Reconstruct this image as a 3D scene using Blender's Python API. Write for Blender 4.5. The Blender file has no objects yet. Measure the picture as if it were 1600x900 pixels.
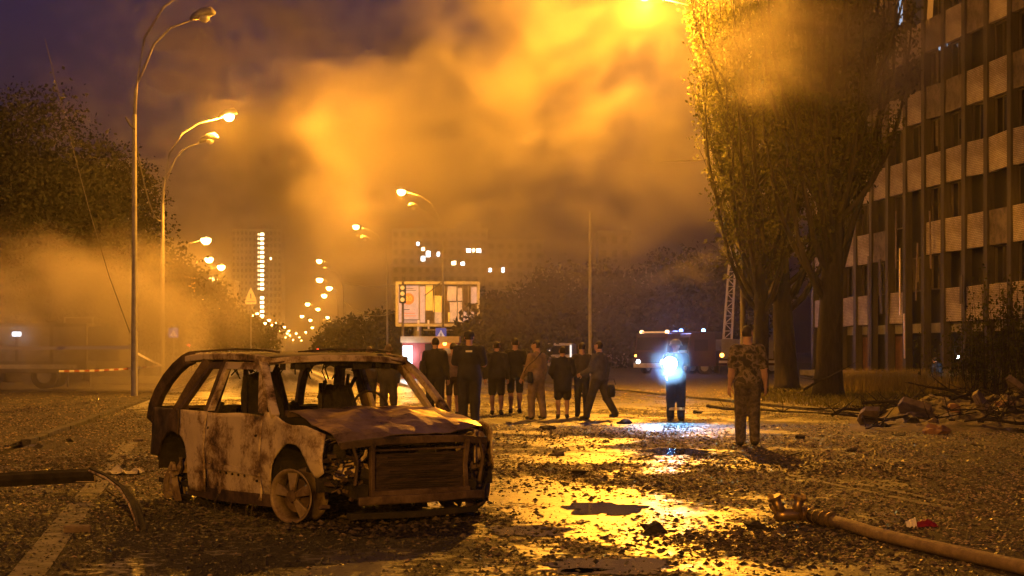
import bpy, bmesh, math, random
import numpy as np
from mathutils import Vector, Matrix, Euler, noise as mnoise

random.seed(7); np.random.seed(7)
SC = bpy.context.scene
COL = SC.collection
R = math.radians

# ------------------------------------------------------------------ camera, sky, exposure
EYE = 1.5
FPX = 2450.0            # focal length in pixels of the 1600 px wide photograph
cam_d = bpy.data.cameras.new('camera'); cam = bpy.data.objects.new('camera', cam_d); COL.objects.link(cam)
cam.location = (0, 0, EYE); cam.rotation_euler = (R(90), 0, 0)
cam_d.sensor_width = 36; cam_d.lens = 36 * FPX / 1600; cam_d.shift_y = 0.0625
cam_d.clip_start = 0.1; cam_d.clip_end = 6000
SC.camera = cam

world = bpy.data.worlds.new('World'); SC.world = world; world.use_nodes = True
wn = world.node_tree.nodes; wl = world.node_tree.links
bg = wn['Background']; bg.inputs['Strength'].default_value = 0.15
sky = wn.new('ShaderNodeTexSky'); sky.sky_type = 'NISHITA'; sky.sun_disc = False
sky.sun_elevation = R(-0.9); sky.sun_rotation = R(170)
sky.air_density = 1.0; sky.dust_density = 0.6; sky.ozone_density = 6.0
wl.new(sky.outputs[0], bg.inputs['Color'])

SC.view_settings.view_transform = 'Standard'; SC.view_settings.look = 'None'
SC.view_settings.gamma = 1.0; SC.view_settings.exposure = 0.15
SC.view_settings.use_curve_mapping = False
cy = SC.cycles
cy.use_denoising = True
try: cy.denoiser = 'OPENIMAGEDENOISE'
except Exception: pass
cy.max_bounces = 3; cy.diffuse_bounces = 1; cy.glossy_bounces = 2; cy.transmission_bounces = 3
cy.transparent_max_bounces = 8; cy.volume_bounces = 0
cy.sample_clamp_indirect = 3.0; cy.sample_clamp_direct = 0.0
cy.caustics_reflective = False; cy.caustics_refractive = False
cy.volume_step_rate = 5.0; cy.volume_max_steps = 64
cy.use_adaptive_sampling = True; cy.adaptive_threshold = 0.06; cy.adaptive_min_samples = 48

SODIUM = (1.0, 0.37, 0.022)

def P(px, py, Y):       # photo pixel at depth Y -> world point
    return Vector(((px - 800) / FPX * Y, Y, EYE - (py - 550) / FPX * Y))
def G(px, py):          # photo pixel on the ground -> world point
    Y = EYE * FPX / (py - 550.0)
    return Vector(((px - 800) / FPX * Y, Y, 0.0))

# ------------------------------------------------------------------ materials
MATS = {}
def mat(name, c1, c2=None, scale=5.0, rough=0.7, metal=0.0, bump=0.0, bscale=None, c3=None, spots=None,
        emit=None, estr=0.0, rough2=None, stretch=None, spec=None, lo=0.4, hi=0.6, trans=0.0, coords='Object'):
    if name in MATS: return MATS[name]
    m = bpy.data.materials.new(name); m.use_nodes = True
    nt = m.node_tree; n = nt.nodes; l = nt.links
    b = n['Principled BSDF']
    b.inputs['Base Color'].default_value = (*c1, 1); b.inputs['Roughness'].default_value = rough
    b.inputs['Metallic'].default_value = metal
    if spec is not None: b.inputs['Specular IOR Level'].default_value = spec
    if emit:
        b.inputs['Emission Color'].default_value = (*emit, 1); b.inputs['Emission Strength'].default_value = estr
    if c2 or bump:
        tc = n.new('ShaderNodeTexCoord'); co = tc.outputs[coords]
        if stretch:
            mp = n.new('ShaderNodeMapping'); mp.inputs['Scale'].default_value = stretch
            l.new(co, mp.inputs['Vector']); co = mp.outputs[0]
    if c2:
        nz = n.new('ShaderNodeTexNoise'); nz.inputs['Scale'].default_value = scale
        nz.inputs['Detail'].default_value = 6; nz.inputs['Roughness'].default_value = 0.65
        l.new(co, nz.inputs['Vector'])
        cr = n.new('ShaderNodeValToRGB'); e = cr.color_ramp.elements
        e[0].position = lo; e[0].color = (*c1, 1); e[1].position = hi; e[1].color = (*c2, 1)
        if c3:
            k = cr.color_ramp.elements.new(min(0.98, hi + 0.12)); k.color = (*c3, 1)
        l.new(nz.outputs['Fac'], cr.inputs['Fac']); l.new(cr.outputs[0], b.inputs['Base Color'])
        if rough2 is not None:
            mr = n.new('ShaderNodeMapRange'); mr.inputs['From Min'].default_value = lo; mr.inputs['From Max'].default_value = hi
            mr.inputs['To Min'].default_value = rough; mr.inputs['To Max'].default_value = rough2
            l.new(nz.outputs['Fac'], mr.inputs['Value']); l.new(mr.outputs[0], b.inputs['Roughness'])
    if bump:
        nb = n.new('ShaderNodeTexNoise'); nb.inputs['Scale'].default_value = bscale or scale * 3
        nb.inputs['Detail'].default_value = 5
        l.new(co, nb.inputs['Vector'])
        bp = n.new('ShaderNodeBump'); bp.inputs['Strength'].default_value = bump; bp.inputs['Distance'].default_value = 0.02
        l.new(nb.outputs['Fac'], bp.inputs['Height']); l.new(bp.outputs[0], b.inputs['Normal'])
    MATS[name] = m
    return m

def emis(name, col, s):
    if name in MATS: return MATS[name]
    m = bpy.data.materials.new(name); m.use_nodes = True; nt = m.node_tree
    nt.nodes.clear(); o = nt.nodes.new('ShaderNodeOutputMaterial'); e = nt.nodes.new('ShaderNodeEmission')
    e.inputs['Color'].default_value = (*col, 1); e.inputs['Strength'].default_value = s
    nt.links.new(e.outputs[0], o.inputs['Surface']); MATS[name] = m
    m.cycles.emission_sampling = 'NONE'     # the lamps' own light objects carry the light
    return m

def leafmat(name, c1, c2, tr=0.3):
    m = bpy.data.materials.new(name); m.use_nodes = True; nt = m.node_tree; n = nt.nodes; l = nt.links
    n.clear(); out = n.new('ShaderNodeOutputMaterial')
    tc = n.new('ShaderNodeTexCoord'); nz = n.new('ShaderNodeTexNoise'); nz.inputs['Scale'].default_value = 3.0
    nz.inputs['Detail'].default_value = 4
    cr = n.new('ShaderNodeValToRGB'); cr.color_ramp.elements[0].position = .35; cr.color_ramp.elements[1].position = .65
    cr.color_ramp.elements[0].color = (*c1, 1); cr.color_ramp.elements[1].color = (*c2, 1)
    l.new(tc.outputs['Object'], nz.inputs['Vector']); l.new(nz.outputs['Fac'], cr.inputs['Fac'])
    d = n.new('ShaderNodeBsdfPrincipled'); d.inputs['Roughness'].default_value = .8; d.inputs['Specular IOR Level'].default_value = .2
    t = n.new('ShaderNodeBsdfTranslucent'); mx = n.new('ShaderNodeMixShader'); mx.inputs[0].default_value = tr
    l.new(cr.outputs[0], d.inputs['Base Color']); l.new(cr.outputs[0], t.inputs['Color'])
    l.new(d.outputs[0], mx.inputs[1]); l.new(t.outputs[0], mx.inputs[2]); l.new(mx.outputs[0], out.inputs['Surface'])
    return m

# ------------------------------------------------------------------ mesh helpers
class MB:
    def __init__(s): s.v = []; s.f = []; s.mi = []; s.cur = 0
    def add(s, vs, fs, mi=None):
        o = len(s.v); s.v.extend([tuple(p) for p in vs])
        s.f.extend([tuple(i + o for i in f) for f in fs]); s.mi.extend([s.cur if mi is None else mi] * len(fs)); return s
    def box(s, c, d, rot=None, taper=1.0):
        c = Vector(c); hx, hy, hz = d[0] / 2, d[1] / 2, d[2] / 2; t = taper
        vs = [Vector((x * hx * (t if z > 0 else 1), y * hy * (t if z > 0 else 1), z * hz)) for z in (-1, 1) for x, y in ((-1, -1), (1, -1), (1, 1), (-1, 1))]
        if rot is not None:
            q = Euler(rot) if not isinstance(rot, Matrix) else None
            mtx = q.to_matrix() if q else rot
            vs = [mtx @ v for v in vs]
        return s.add([v + c for v in vs], [(0, 3, 2, 1), (4, 5, 6, 7), (0, 1, 5, 4), (1, 2, 6, 5), (2, 3, 7, 6), (3, 0, 4, 7)])
    def sweep(s, pts, prof, closed=True, cap=True, scales=None, up=Vector((0, 0, 1))):
        pts = [Vector(p) for p in pts]; n = len(prof); base = len(s.v); vs = []
        for i, p in enumerate(pts):
            t = (pts[min(i + 1, len(pts) - 1)] - pts[max(i - 1, 0)]).normalized()
            u = up if abs(t.dot(up)) < .97 else Vector((1, 0, 0))
            a = t.cross(u).normalized(); b2 = a.cross(t).normalized(); k = scales[i] if scales else 1
            for q in prof: vs.append(p + a * q[0] * k + b2 * q[1] * k)
        fs = []
        for i in range(len(pts) - 1):
            for j in range(n if closed else n - 1):
                j2 = (j + 1) % n
                fs.append((i * n + j, i * n + j2, (i + 1) * n + j2, (i + 1) * n + j))
        if cap and closed:
            fs.append(tuple(range(n))[::-1]); fs.append(tuple((len(pts) - 1) * n + j for j in range(n)))
        return s.add(vs, fs)
    def tube(s, pts, r, n=8, cap=True):
        rs = r if isinstance(r, (list, tuple)) else [r] * len(pts)
        prof = [(math.cos(2 * math.pi * j / n), math.sin(2 * math.pi * j / n)) for j in range(n)]
        return s.sweep(pts, prof, True, cap, rs)
    def bar(s, pts, w, d, up=Vector((0, 0, 1))):
        return s.sweep(pts, [(-w / 2, -d / 2), (w / 2, -d / 2), (w / 2, d / 2), (-w / 2, d / 2)], up=up)
    def lathe(s, prof, n=16, c=(0, 0, 0), axis='z'):
        c = Vector(c); vs = []; fs = []
        for r, z in prof:
            for j in range(n):
                a = 2 * math.pi * j / n; p = (r * math.cos(a), r * math.sin(a), z)
                if axis == 'x': p = (p[2], p[0], p[1])
                if axis == 'y': p = (p[0], p[2], p[1])
                vs.append(Vector(p) + c)
        for i in range(len(prof) - 1):
            for j in range(n):
                j2 = (j + 1) % n; fs.append((i * n + j, i * n + j2, (i + 1) * n + j2, (i + 1) * n + j))
        return s.add(vs, fs)
    def grid(s, fn, nu, nv):
        vs = [fn(i / nu, j / nv) for i in range(nu + 1) for j in range(nv + 1)]
        fs = [(i * (nv + 1) + j, (i + 1) * (nv + 1) + j, (i + 1) * (nv + 1) + j + 1, i * (nv + 1) + j + 1) for i in range(nu) for j in range(nv)]
        return s.add(vs, fs)
    def prism(s, poly, y0, y1, ax=(0, 2), dirn=1):   # polygon in two axes extruded along the third
        n = len(poly); vs = []
        for y in (y0, y1):
            for p in poly:
                q = [0, 0, 0]; q[ax[0]] = p[0]; q[ax[1]] = p[1]; q[3 - ax[0] - ax[1]] = y; vs.append(q)
        fs = [tuple(range(n)), tuple(range(2 * n - 1, n - 1, -1))] + [(i, i + n, (i + 1) % n + n, (i + 1) % n) for i in range(n)]
        return s.add(vs, fs)
    def build(s, name, mats, parent=None, smooth=False, solid=0.0, bevel=0.0, loc=None):
        me = bpy.data.meshes.new(name); me.from_pydata(s.v, [], s.f); me.update()
        if not isinstance(mats, (list, tuple)): mats = [mats]
        for m in mats: me.materials.append(m)
        if len(mats) > 1: me.polygons.foreach_set('material_index', s.mi)
        if smooth: me.polygons.foreach_set('use_smooth', [True] * len(me.polygons))
        o = bpy.data.objects.new(name, me); COL.objects.link(o)
        if parent: o.parent = parent
        if loc is not None: o.location = loc
        if solid:
            md = o.modifiers.new('solid', 'SOLIDIFY'); md.thickness = solid; md.offset = 0
        if bevel:
            md = o.modifiers.new('bevel', 'BEVEL'); md.width = bevel; md.segments = 2; md.limit_method = 'ANGLE'
        return o

def tag(o, label=None, cat=None, group=None, kind=None):
    if label: o['label'] = label
    if cat: o['category'] = cat
    if group: o['group'] = group
    if kind: o['kind'] = kind
    return o
def thing(name, label, cat, loc=(0, 0, 0), rz=0.0, group=None):
    o = bpy.data.objects.new(name, None); COL.objects.link(o); o.location = loc; o.rotation_euler = (0, 0, rz)
    o.empty_display_size = 0.2
    return tag(o, label, cat, group)
def copy_tree(o, parent=None):
    c = o.copy(); COL.objects.link(c)
    if parent: c.parent = parent
    for ch in list(o.children): copy_tree(ch, c)
    return c
def lamp(name, loc, power, col, radius=0.15, parent=None, kind='POINT'):
    d = bpy.data.lights.new(name, kind); d.energy = power; d.color = col; d.shadow_soft_size = radius
    o = bpy.data.objects.new(name, d); COL.objects.link(o); o.location = loc
    if parent: o.parent = parent
    return o
def nz3(x, y, z, s=1.0): return mnoise.noise(Vector((x * s, y * s, z * s)))
def fb(x, y, z, s=1.0, o=4): return mnoise.fractal(Vector((x * s, y * s, z * s)), 1.0, 2.0, o)
def lerp(a, b, t): return a + (b - a) * t

# palette
M_steel = mat('galvanised_steel', (.42, .41, .40), (.30, .29, .28), 2.0, .55, .3)
M_dark = mat('black_paint', (.02, .02, .02), rough=.5)
M_concrete = mat('concrete', (.28, .27, .25), (.20, .19, .18), 1.5, .85, bump=.3)
M_whitep = mat('white_paint', (.75, .74, .72), (.6, .59, .57), 3, .5)
M_redp = mat('red_paint', (.5, .03, .025), (.4, .03, .03), 3, .4)
M_yellowp = mat('yellow_paint', (.75, .5, .05), rough=.5)
M_rubber = mat('rubber', (.02, .02, .02), rough=.8)
M_glassdark = mat('dark_glass', (.02, .022, .025), rough=.08)
E_sod = emis('sodium_lamp_glow', (1.0, .55, .16), 60)
E_sodfar = emis('sodium_lamp_glow_far', (1.0, .52, .14), 60)
E_cool = emis('cool_white_light', (.75, .88, 1.0), 6)
E_warm = emis('warm_window_light', (1.0, .8, .45), 5)
E_red = emis('red_light', (1.0, .05, .02), 12)
E_orange = emis('orange_light', (1.0, .4, .05), 10)
# ------------------------------------------------------------------ ground, road
def right_kerb(Y): return 14.4 - .17 * Y
def left_kerb(Y): return -4.0 - .15 * Y

def ground_material():
    m = bpy.data.materials.new('dirt_ground'); m.use_nodes = True
    nt = m.node_tree; n = nt.nodes; l = nt.links; b = n['Principled BSDF']
    tc = n.new('ShaderNodeTexCoord')
    a = n.new('ShaderNodeTexNoise'); a.inputs['Scale'].default_value = .8; a.inputs['Detail'].default_value = 8; a.inputs['Roughness'].default_value = .7
    l.new(tc.outputs['Object'], a.inputs['Vector'])
    cr = n.new('ShaderNodeValToRGB'); e = cr.color_ramp.elements
    e[0].position = .38; e[0].color = (.04, .03, .022, 1); e[1].position = .66; e[1].color = (.16, .13, .09, 1)
    l.new(a.outputs['Fac'], cr.inputs['Fac']); l.new(cr.outputs[0], b.inputs['Base Color']); b.inputs['Roughness'].default_value = .9
    f = n.new('ShaderNodeTexNoise'); f.inputs['Scale'].default_value = 14; f.inputs['Detail'].default_value = 6
    l.new(tc.outputs['Object'], f.inputs['Vector'])
    bp = n.new('ShaderNodeBump'); bp.inputs['Strength'].default_value = .9; bp.inputs['Distance'].default_value = .04
    l.new(f.outputs['Fac'], bp.inputs['Height']); l.new(bp.outputs[0], b.inputs['Normal'])
    return m
def road_material():
    m = bpy.data.materials.new('wet_asphalt'); m.use_nodes = True
    nt = m.node_tree; n = nt.nodes; l = nt.links; b = n['Principled BSDF']
    tc = n.new('ShaderNodeTexCoord'); co = tc.outputs['Object']
    def nz(scale, det=6, ro=.6, dist=0, st=None):
        t = n.new('ShaderNodeTexNoise'); t.inputs['Scale'].default_value = scale; t.inputs['Detail'].default_value = det
        t.inputs['Roughness'].default_value = ro; t.inputs['Distortion'].default_value = dist
        if st:
            mp = n.new('ShaderNodeMapping'); mp.inputs['Scale'].default_value = st; l.new(co, mp.inputs['Vector']); l.new(mp.outputs[0], t.inputs['Vector'])
        else: l.new(co, t.inputs['Vector'])
        return t.outputs['Fac']
    def rng(v, a, b_, c, d):
        r = n.new('ShaderNodeMapRange'); r.inputs['From Min'].default_value = a; r.inputs['From Max'].default_value = b_
        r.inputs['To Min'].default_value = c; r.inputs['To Max'].default_value = d; l.new(v, r.inputs['Value']); return r.outputs[0]
    def mth(op, x, y=None):
        q = n.new('ShaderNodeMath'); q.operation = op
        for i, v in enumerate((x, y)):
            if v is None: continue
            if isinstance(v, (int, float)): q.inputs[i].default_value = v
            else: l.new(v, q.inputs[i])
        return q.outputs[0]
    grit = nz(55, 4, .7); clod = nz(7, 7, .7); fineg = nz(140, 3, .6)
    at = n.new('ShaderNodeAttribute'); at.attribute_name = 'wet'
    wet = rng(mth('ADD', at.outputs['Fac'], mth('MULTIPLY', mth('SUBTRACT', clod, .5), 1.5)), .42, .62, 0, 1)
    dirt = mth('SUBTRACT', 1.0, wet)
    cr = n.new('ShaderNodeValToRGB'); e = cr.color_ramp.elements
    e[0].position = .34; e[0].color = (.007, .006, .005, 1); e[1].position = .76; e[1].color = (.075, .057, .038, 1)
    l.new(mth('ADD', mth('MULTIPLY', grit, .6), mth('MULTIPLY', fineg, .4)), cr.inputs['Fac'])
    cw = n.new('ShaderNodeValToRGB'); e = cw.color_ramp.elements
    e[0].position = .35; e[0].color = (.008, .0075, .007, 1); e[1].position = .7; e[1].color = (.028, .025, .022, 1)
    l.new(grit, cw.inputs['Fac'])
    mx = n.new('ShaderNodeMixRGB'); l.new(dirt, mx.inputs[0]); l.new(cw.outputs[0], mx.inputs[1]); l.new(cr.outputs[0], mx.inputs[2])
    so = n.new('ShaderNodeAttribute'); so.attribute_name = 'soot_shade'; ms = n.new('ShaderNodeMixRGB'); ms.inputs[2].default_value = (.006, .005, .0045, 1)
    l.new(mth('MULTIPLY', so.outputs['Fac'], .92), ms.inputs[0]); l.new(mx.outputs[0], ms.inputs[1]); l.new(ms.outputs[0], b.inputs['Base Color'])  # road colour darkened by soot and by painted car shadow
    l.new(mth('ADD', mth('MULTIPLY', dirt, .42), rng(clod, .35, .65, .27, .42)), b.inputs['Roughness'])
    l.new(rng(wet, 0, 1, .28, 1.0), b.inputs['Specular IOR Level'])
    h = mth('ADD', mth('MULTIPLY', grit, .7), mth('MULTIPLY', clod, .9))
    bp = n.new('ShaderNodeBump'); bp.inputs['Distance'].default_value = .03
    l.new(rng(dirt, 0, 1, .16, 1.0), bp.inputs['Strength'])
    l.new(h, bp.inputs['Height']); l.new(bp.outputs[0], b.inputs['Normal'])
    return m

def strip(fl, fr, y0, y1, z, n=60):
    mb = MB(); ys = [y0 + (y1 - y0) * (i / n) ** 2 for i in range(n + 1)]
    vs = []
    for Y in ys: vs += [(fl(Y), Y, z), (fr(Y), Y, z)]
    return mb.add(vs, [(2 * i, 2 * i + 1, 2 * i + 3, 2 * i + 2) for i in range(n)])

MB().add([(-3000, -400, -.05), (3000, -400, -.05), (3000, 4000, -.05), (-3000, 4000, -.05)], [(0, 1, 2, 3)]).build('ground', ground_material())
bpy.data.objects['ground']['kind'] = 'structure'
def wetness(X, Y):      # water spread from the hose and the fire fighting
    pool = math.exp(-((X - .8 + .02 * (Y - 12)) / 2.8) ** 2 - ((Y - 12.5) / 8.5) ** 2)
    far = .22 * math.exp(-((X - .8) / 4) ** 2 - ((Y - 27) / 14) ** 2)
    far += .60 * math.exp(-((Y - 58) / 24) ** 2) if Y < 58 else .60 - .16 * min(1, (Y - 58) / 30)
    nn = fb(X * .5, Y * .30, 3.3, 1, 4) * .42 + fb(X * 1.3, Y * .9, 9.1, 1, 4) * .34
    return max(0, min(1,   .05 + .57 * pool + far + nn))
def soot_and_shade(X, Y):        # burn stain merged with the car's shadow, painted into the road colour
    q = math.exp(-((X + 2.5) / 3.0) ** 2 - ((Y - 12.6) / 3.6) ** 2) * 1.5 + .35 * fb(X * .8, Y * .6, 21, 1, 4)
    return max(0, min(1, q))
def build_road():
    ys = [-60, -30, 0, 6] + [7 * (60 / 7) ** (k / 230) for k in range(231)] + [70, 90, 120, 180, 300, 600, 1200, 1900]; NC = 130; V = []; W = []; Sg = []
    for Y in ys:
        a, b_ = left_kerb(Y), right_kerb(Y)
        for c in range(NC + 1):
            X = lerp(a, b_, c / NC); V.append((X, Y, 0)); W.append(wetness(X, Y) if 0 < Y < 130 else .48); Sg.append(soot_and_shade(X, Y) if 5 < Y < 24 else 0)
    F = [(r * (NC + 1) + c, r * (NC + 1) + c + 1, (r + 1) * (NC + 1) + c + 1, (r + 1) * (NC + 1) + c) for r in range(len(ys) - 1) for c in range(NC)]
    me = bpy.data.meshes.new('road'); me.from_pydata(V, [], F); me.update(); at = me.attributes.new('wet', 'FLOAT', 'POINT'); at.data.foreach_set('value', W); a2 = me.attributes.new('soot_shade', 'FLOAT', 'POINT'); a2.data.foreach_set('value', Sg)
    me.materials.append(road_material()); o = bpy.data.objects.new('road', me); COL.objects.link(o); return tag(o, kind='structure')
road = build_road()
M_verge = mat('verge_soil', (.02, .017, .011), (.065, .05, .032), 2.6, .9, bump=1.0, bscale=16)
vr = strip(lambda Y: right_kerb(Y) + .16, lambda Y: right_kerb(Y) + 60, -60, 400, .055).build('verge_right', M_verge); tag(vr, kind='structure')
vl = strip(lambda Y: left_kerb(Y) - 60, lambda Y: left_kerb(Y) - .16, -60, 400, .055).build('verge_left', M_verge); tag(vl, kind='structure')

# kerbs of separate stones
kb = MB().box((0, 0, 0), (.15, .985, .22)).build('kerb_stone', mat('dirty_kerb', (.10, .09, .075), (.04, .035, .03), 3, .9, bump=.5), bevel=.015)
for name, fn, off, slope, y0, y1 in (('kerb_right', right_kerb, .08, -.17, 30, 70), ('kerb_left', left_kerb, -.08, -.15, 26, 80)):
    root = bpy.data.objects.new(name, None); COL.objects.link(root); root['kind'] = 'structure'
    Y = float(y0); k = 0
    while Y < y1:
        o = kb.copy(); COL.objects.link(o); o.name = 'kerb_stone'; o.parent = root
        o.location = (fn(Y) + off + random.uniform(-.01, .01), Y, -.03 + random.uniform(-.012, .012))
        o.rotation_euler = (random.uniform(-.01, .01), random.uniform(-.03, .03), math.atan(-slope)); Y += .99; k += 1
bpy.data.objects.remove(kb)

# worn painted lines
M_paint = mat('worn_road_paint', (.16, .145, .125), (.03, .026, .022), 4, .7, bump=.6, lo=.40, hi=.56)
def paint(name, a, b, w):
    a = Vector(a); b = Vector(b); d = (b - a).normalized(); s = Vector((-d.y, d.x, 0)) * w / 2
    mb = MB(); N = 24
    vs = []
    for i in range(N + 1):
        p = a.lerp(b, i / N); j = random.uniform(-.004, .004)
        vs += [p - s * (1 + j * 5), p + s * (1 + j * 4)]
    mb.add(vs, [(2 * i, 2 * i + 1, 2 * i + 3, 2 * i + 2) for i in range(N)])
    for q in range(len(mb.v)): mb.v[q] = (mb.v[q][0], mb.v[q][1], .006)
    return tag(mb.build(name, M_paint), kind='structure')
paint('centre_line', G(1222, 740), G(1490, 797), .11)
paint('centre_line', G(1345, 757) + Vector((.02, 0, 0)), G(1500, 789), .11)
paint('edge_line', G(38, 905), G(128, 786), .24)
paint('edge_line', G(132, 782), G(205, 690), .24)

# puddles
M_water = mat('puddle_water', (.012, .012, .014), rough=.045, spec=.6, bump=.05, bscale=5)
def puddle(cx, cy_, rx, ry, seed):
    mb = MB(); c = G(cx, cy_); N = 90; vs = [(c.x, c.y, .008)]
    for i in range(N):
        a = 2 * math.pi * i / N; k = 1 + .5 * nz3(math.cos(a) * 1.9, math.sin(a) * 1.9, seed) + .3 * nz3(math.cos(a) * 5, math.sin(a) * 5, seed + 9) + .15 * nz3(math.cos(a) * 15, math.sin(a) * 15, seed + 4)
        vs.append((c.x + rx * k * math.cos(a), c.y + ry * k * math.sin(a), .008))
    mb.add(vs, [(0, i + 1, (i + 1) % N + 1) for i in range(N)])
    tag(mb.build('puddle', M_water), kind='structure')
puddle(955, 886, .42, .42, 1); puddle(945, 795, .38, .55, 2); puddle(826, 830, .34, .35, 3)
puddle(1055, 706, .5, .9, 4); puddle(900, 893, .22, .12, 6)

# loose litter on the road: countless bits, one object for each kind
NOISE_OFF = Vector((3.1, 8.2, 0))
CAR_C = Vector((-1.95, 15.3, 0))
def litter(name, label, cat, n, smin, smax, flat, mats, y0, y1, seed, thr, power=1.0):
    rs = np.random.RandomState(seed); V = []; F = []; MI = []; made = 0
    while made < n:
        Y = math.exp(rs.uniform(math.log(y0), math.log(y1))); X = rs.uniform(-.36, .36) * Y
        q = fb(X * .35, Y * .22, seed * .37, 1.0, 5) + .35 * fb(X * 1.3, Y * 1.0, seed + 5, 1.0, 3)
        if q < thr + rs.uniform(-.25, .25): continue
        if rs.rand() < 1.25 * wetness(X, Y): continue
        if X < -.3 and Y < 14.5 and rs.rand() < .6: continue
        s = smin + (smax - smin) * rs.rand() ** 2.2
        s *= .55 + .35 * (Y / 20) ** .7
        a = rs.uniform(0, 6.28); e = rs.uniform(.5, 1.1); o = len(V); z0 = -.003 if X > left_kerb(Y) and X < right_kerb(Y) else .053
        ca, sa = math.cos(a), math.sin(a)
        for (u, v) in ((-1, -e), (1, -e * rs.uniform(.5, 1)), (rs.uniform(.6, 1), e), (-1, e * rs.uniform(.6, 1))):
            V.append((X + s * (u * ca - v * sa), Y + s * (u * sa + v * ca), z0 + s * flat * rs.uniform(0, .5)))
        V.append((X + s * rs.uniform(-.4, .4), Y + s * rs.uniform(-.4, .4), z0 + s * flat * rs.uniform(.7, 1.5)))
        F += [(o, o + 1, o + 4), (o + 1, o + 2, o + 4), (o + 2, o + 3, o + 4), (o + 3, o, o + 4)]
        MI += [len(mats) - 1 if 5 < Y < 24 and rs.rand() < .93 * soot_and_shade(X, Y) else rs.randint(len(mats))] * 4; made += 1  # bits turn dark too inside the painted shadow and soot area
    me = bpy.data.meshes.new(name); me.from_pydata(V, [], F); me.update()
    for m in mats: me.materials.append(m)
    me.polygons.foreach_set('material_index', MI)
    o = bpy.data.objects.new(name, me); COL.objects.link(o)
    return tag(o, label, cat, kind='stuff')
lm = [mat('grit_pale', (.36, .28, .18), rough=.8), mat('grit_mid', (.085, .065, .042), rough=.8), mat('grit_dark', (.02, .018, .016), rough=.6)]
litter('gravel', 'loose grit and crumbled rubble scattered over the road', 'gravel', 110000, .006, .027, .75, lm, 8.3, 60, 3, -.42)
litter('broken_glass', 'glittering broken glass strewn across the wet road', 'glass', 20000, .005, .014, .5,
       [mat('glass_crumb', (.5, .52, .5), rough=.12, spec=.8), mat('glass_crumb_dim', (.3, .32, .3), rough=.2, spec=.8)], 8.3, 60, 11, -.2)
litter('fallen_leaves', 'blown down leaves littering the road and verge', 'leaves', 40000, .010, .036, .45,
       [mat('leaf_litter', (.10, .10, .03), rough=.45), mat('leaf_litter_brown', (.11, .07, .03), rough=.5), mat('leaf_litter_black', (.02, .018, .014), rough=.5)], 8.3, 90, 23, -.02)

# bigger lumps that can be told apart
def lump(name, label, cat, loc, size, m, seed, flat=.6, group=None, smooth=False):
    bm = bmesh.new(); bmesh.ops.create_icosphere(bm, subdivisions=2 if size > .1 else 1, radius=1.0)
    for v in bm.verts:
        k = 1 + .75 * nz3(v.co.x * 1.3 + seed, v.co.y * 1.3, v.co.z * 1.3) + .25 * nz3(v.co.x * 3, v.co.y * 3 + seed, v.co.z * 3)
        v.co *= k; v.co.z = max(v.co.z, -.55); v.co.z *= flat
        v.co *= size
    zmin = min(v.co.z for v in bm.verts)
    me = bpy.data.meshes.new(name); bm.to_mesh(me); bm.free(); me.materials.append(m)
    o = bpy.data.objects.new(name, me); COL.objects.link(o); o.location = Vector(loc) + Vector((0, 0, -zmin - .005))
    return tag(o, label, cat, group)
M_clod = mat('charred_clod', (.012, .011, .010), (.04, .032, .025), 9, .85, bump=.7)
M_clodm = mat('muddy_rubble', (.07, .055, .04), (.16, .13, .10), 7, .85, bump=.7)
lump('charred_lump', 'black charred lump beside the glaring wet patch', 'rubble', G(1021, 832), .105, M_clod, 3)
lump('charred_lump', 'small black lump just below the firefighter light pool', 'rubble', G(975, 662), .13, M_clod, 8, .5)
lump('charred_lump', 'dark scrap lying between the car and the standing crowd', 'rubble', G(857, 671), .15, M_clod, 14, .4)
lump('charred_lump', 'dark lump on the road right of the glare, left of the hose coupling', 'rubble', G(1180, 826), .09, M_clod, 21, .5)
lump('charred_lump', 'dark scrap near the soldier, beside the far road glare', 'rubble', G(1090, 646), .13, M_clod, 24, .4)
for i, (x, y, s) in enumerate([(905, 742, .12), (1012, 765, .05), (1330, 706, .1), (870, 712, .13), (1250, 685, .12), 
                               (1120, 860, .04), (1390, 868, .04), (790, 880, .035), (60, 700, .1), (190, 715, .08), (110, 690, .12), (215, 690, .1),
                               (680, 880, .03), (420, 870, .035), (300, 850, .05), (1260, 860, .035)]):
    lump('rubble_chunk', 'small chunk of rubble lying loose on the road', 'rubble', G(x, y), s * .8, [M_clod, M_clodm][i % 2], 30 + i * 3.3, .55, group='loose rubble chunks on the road')
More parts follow.
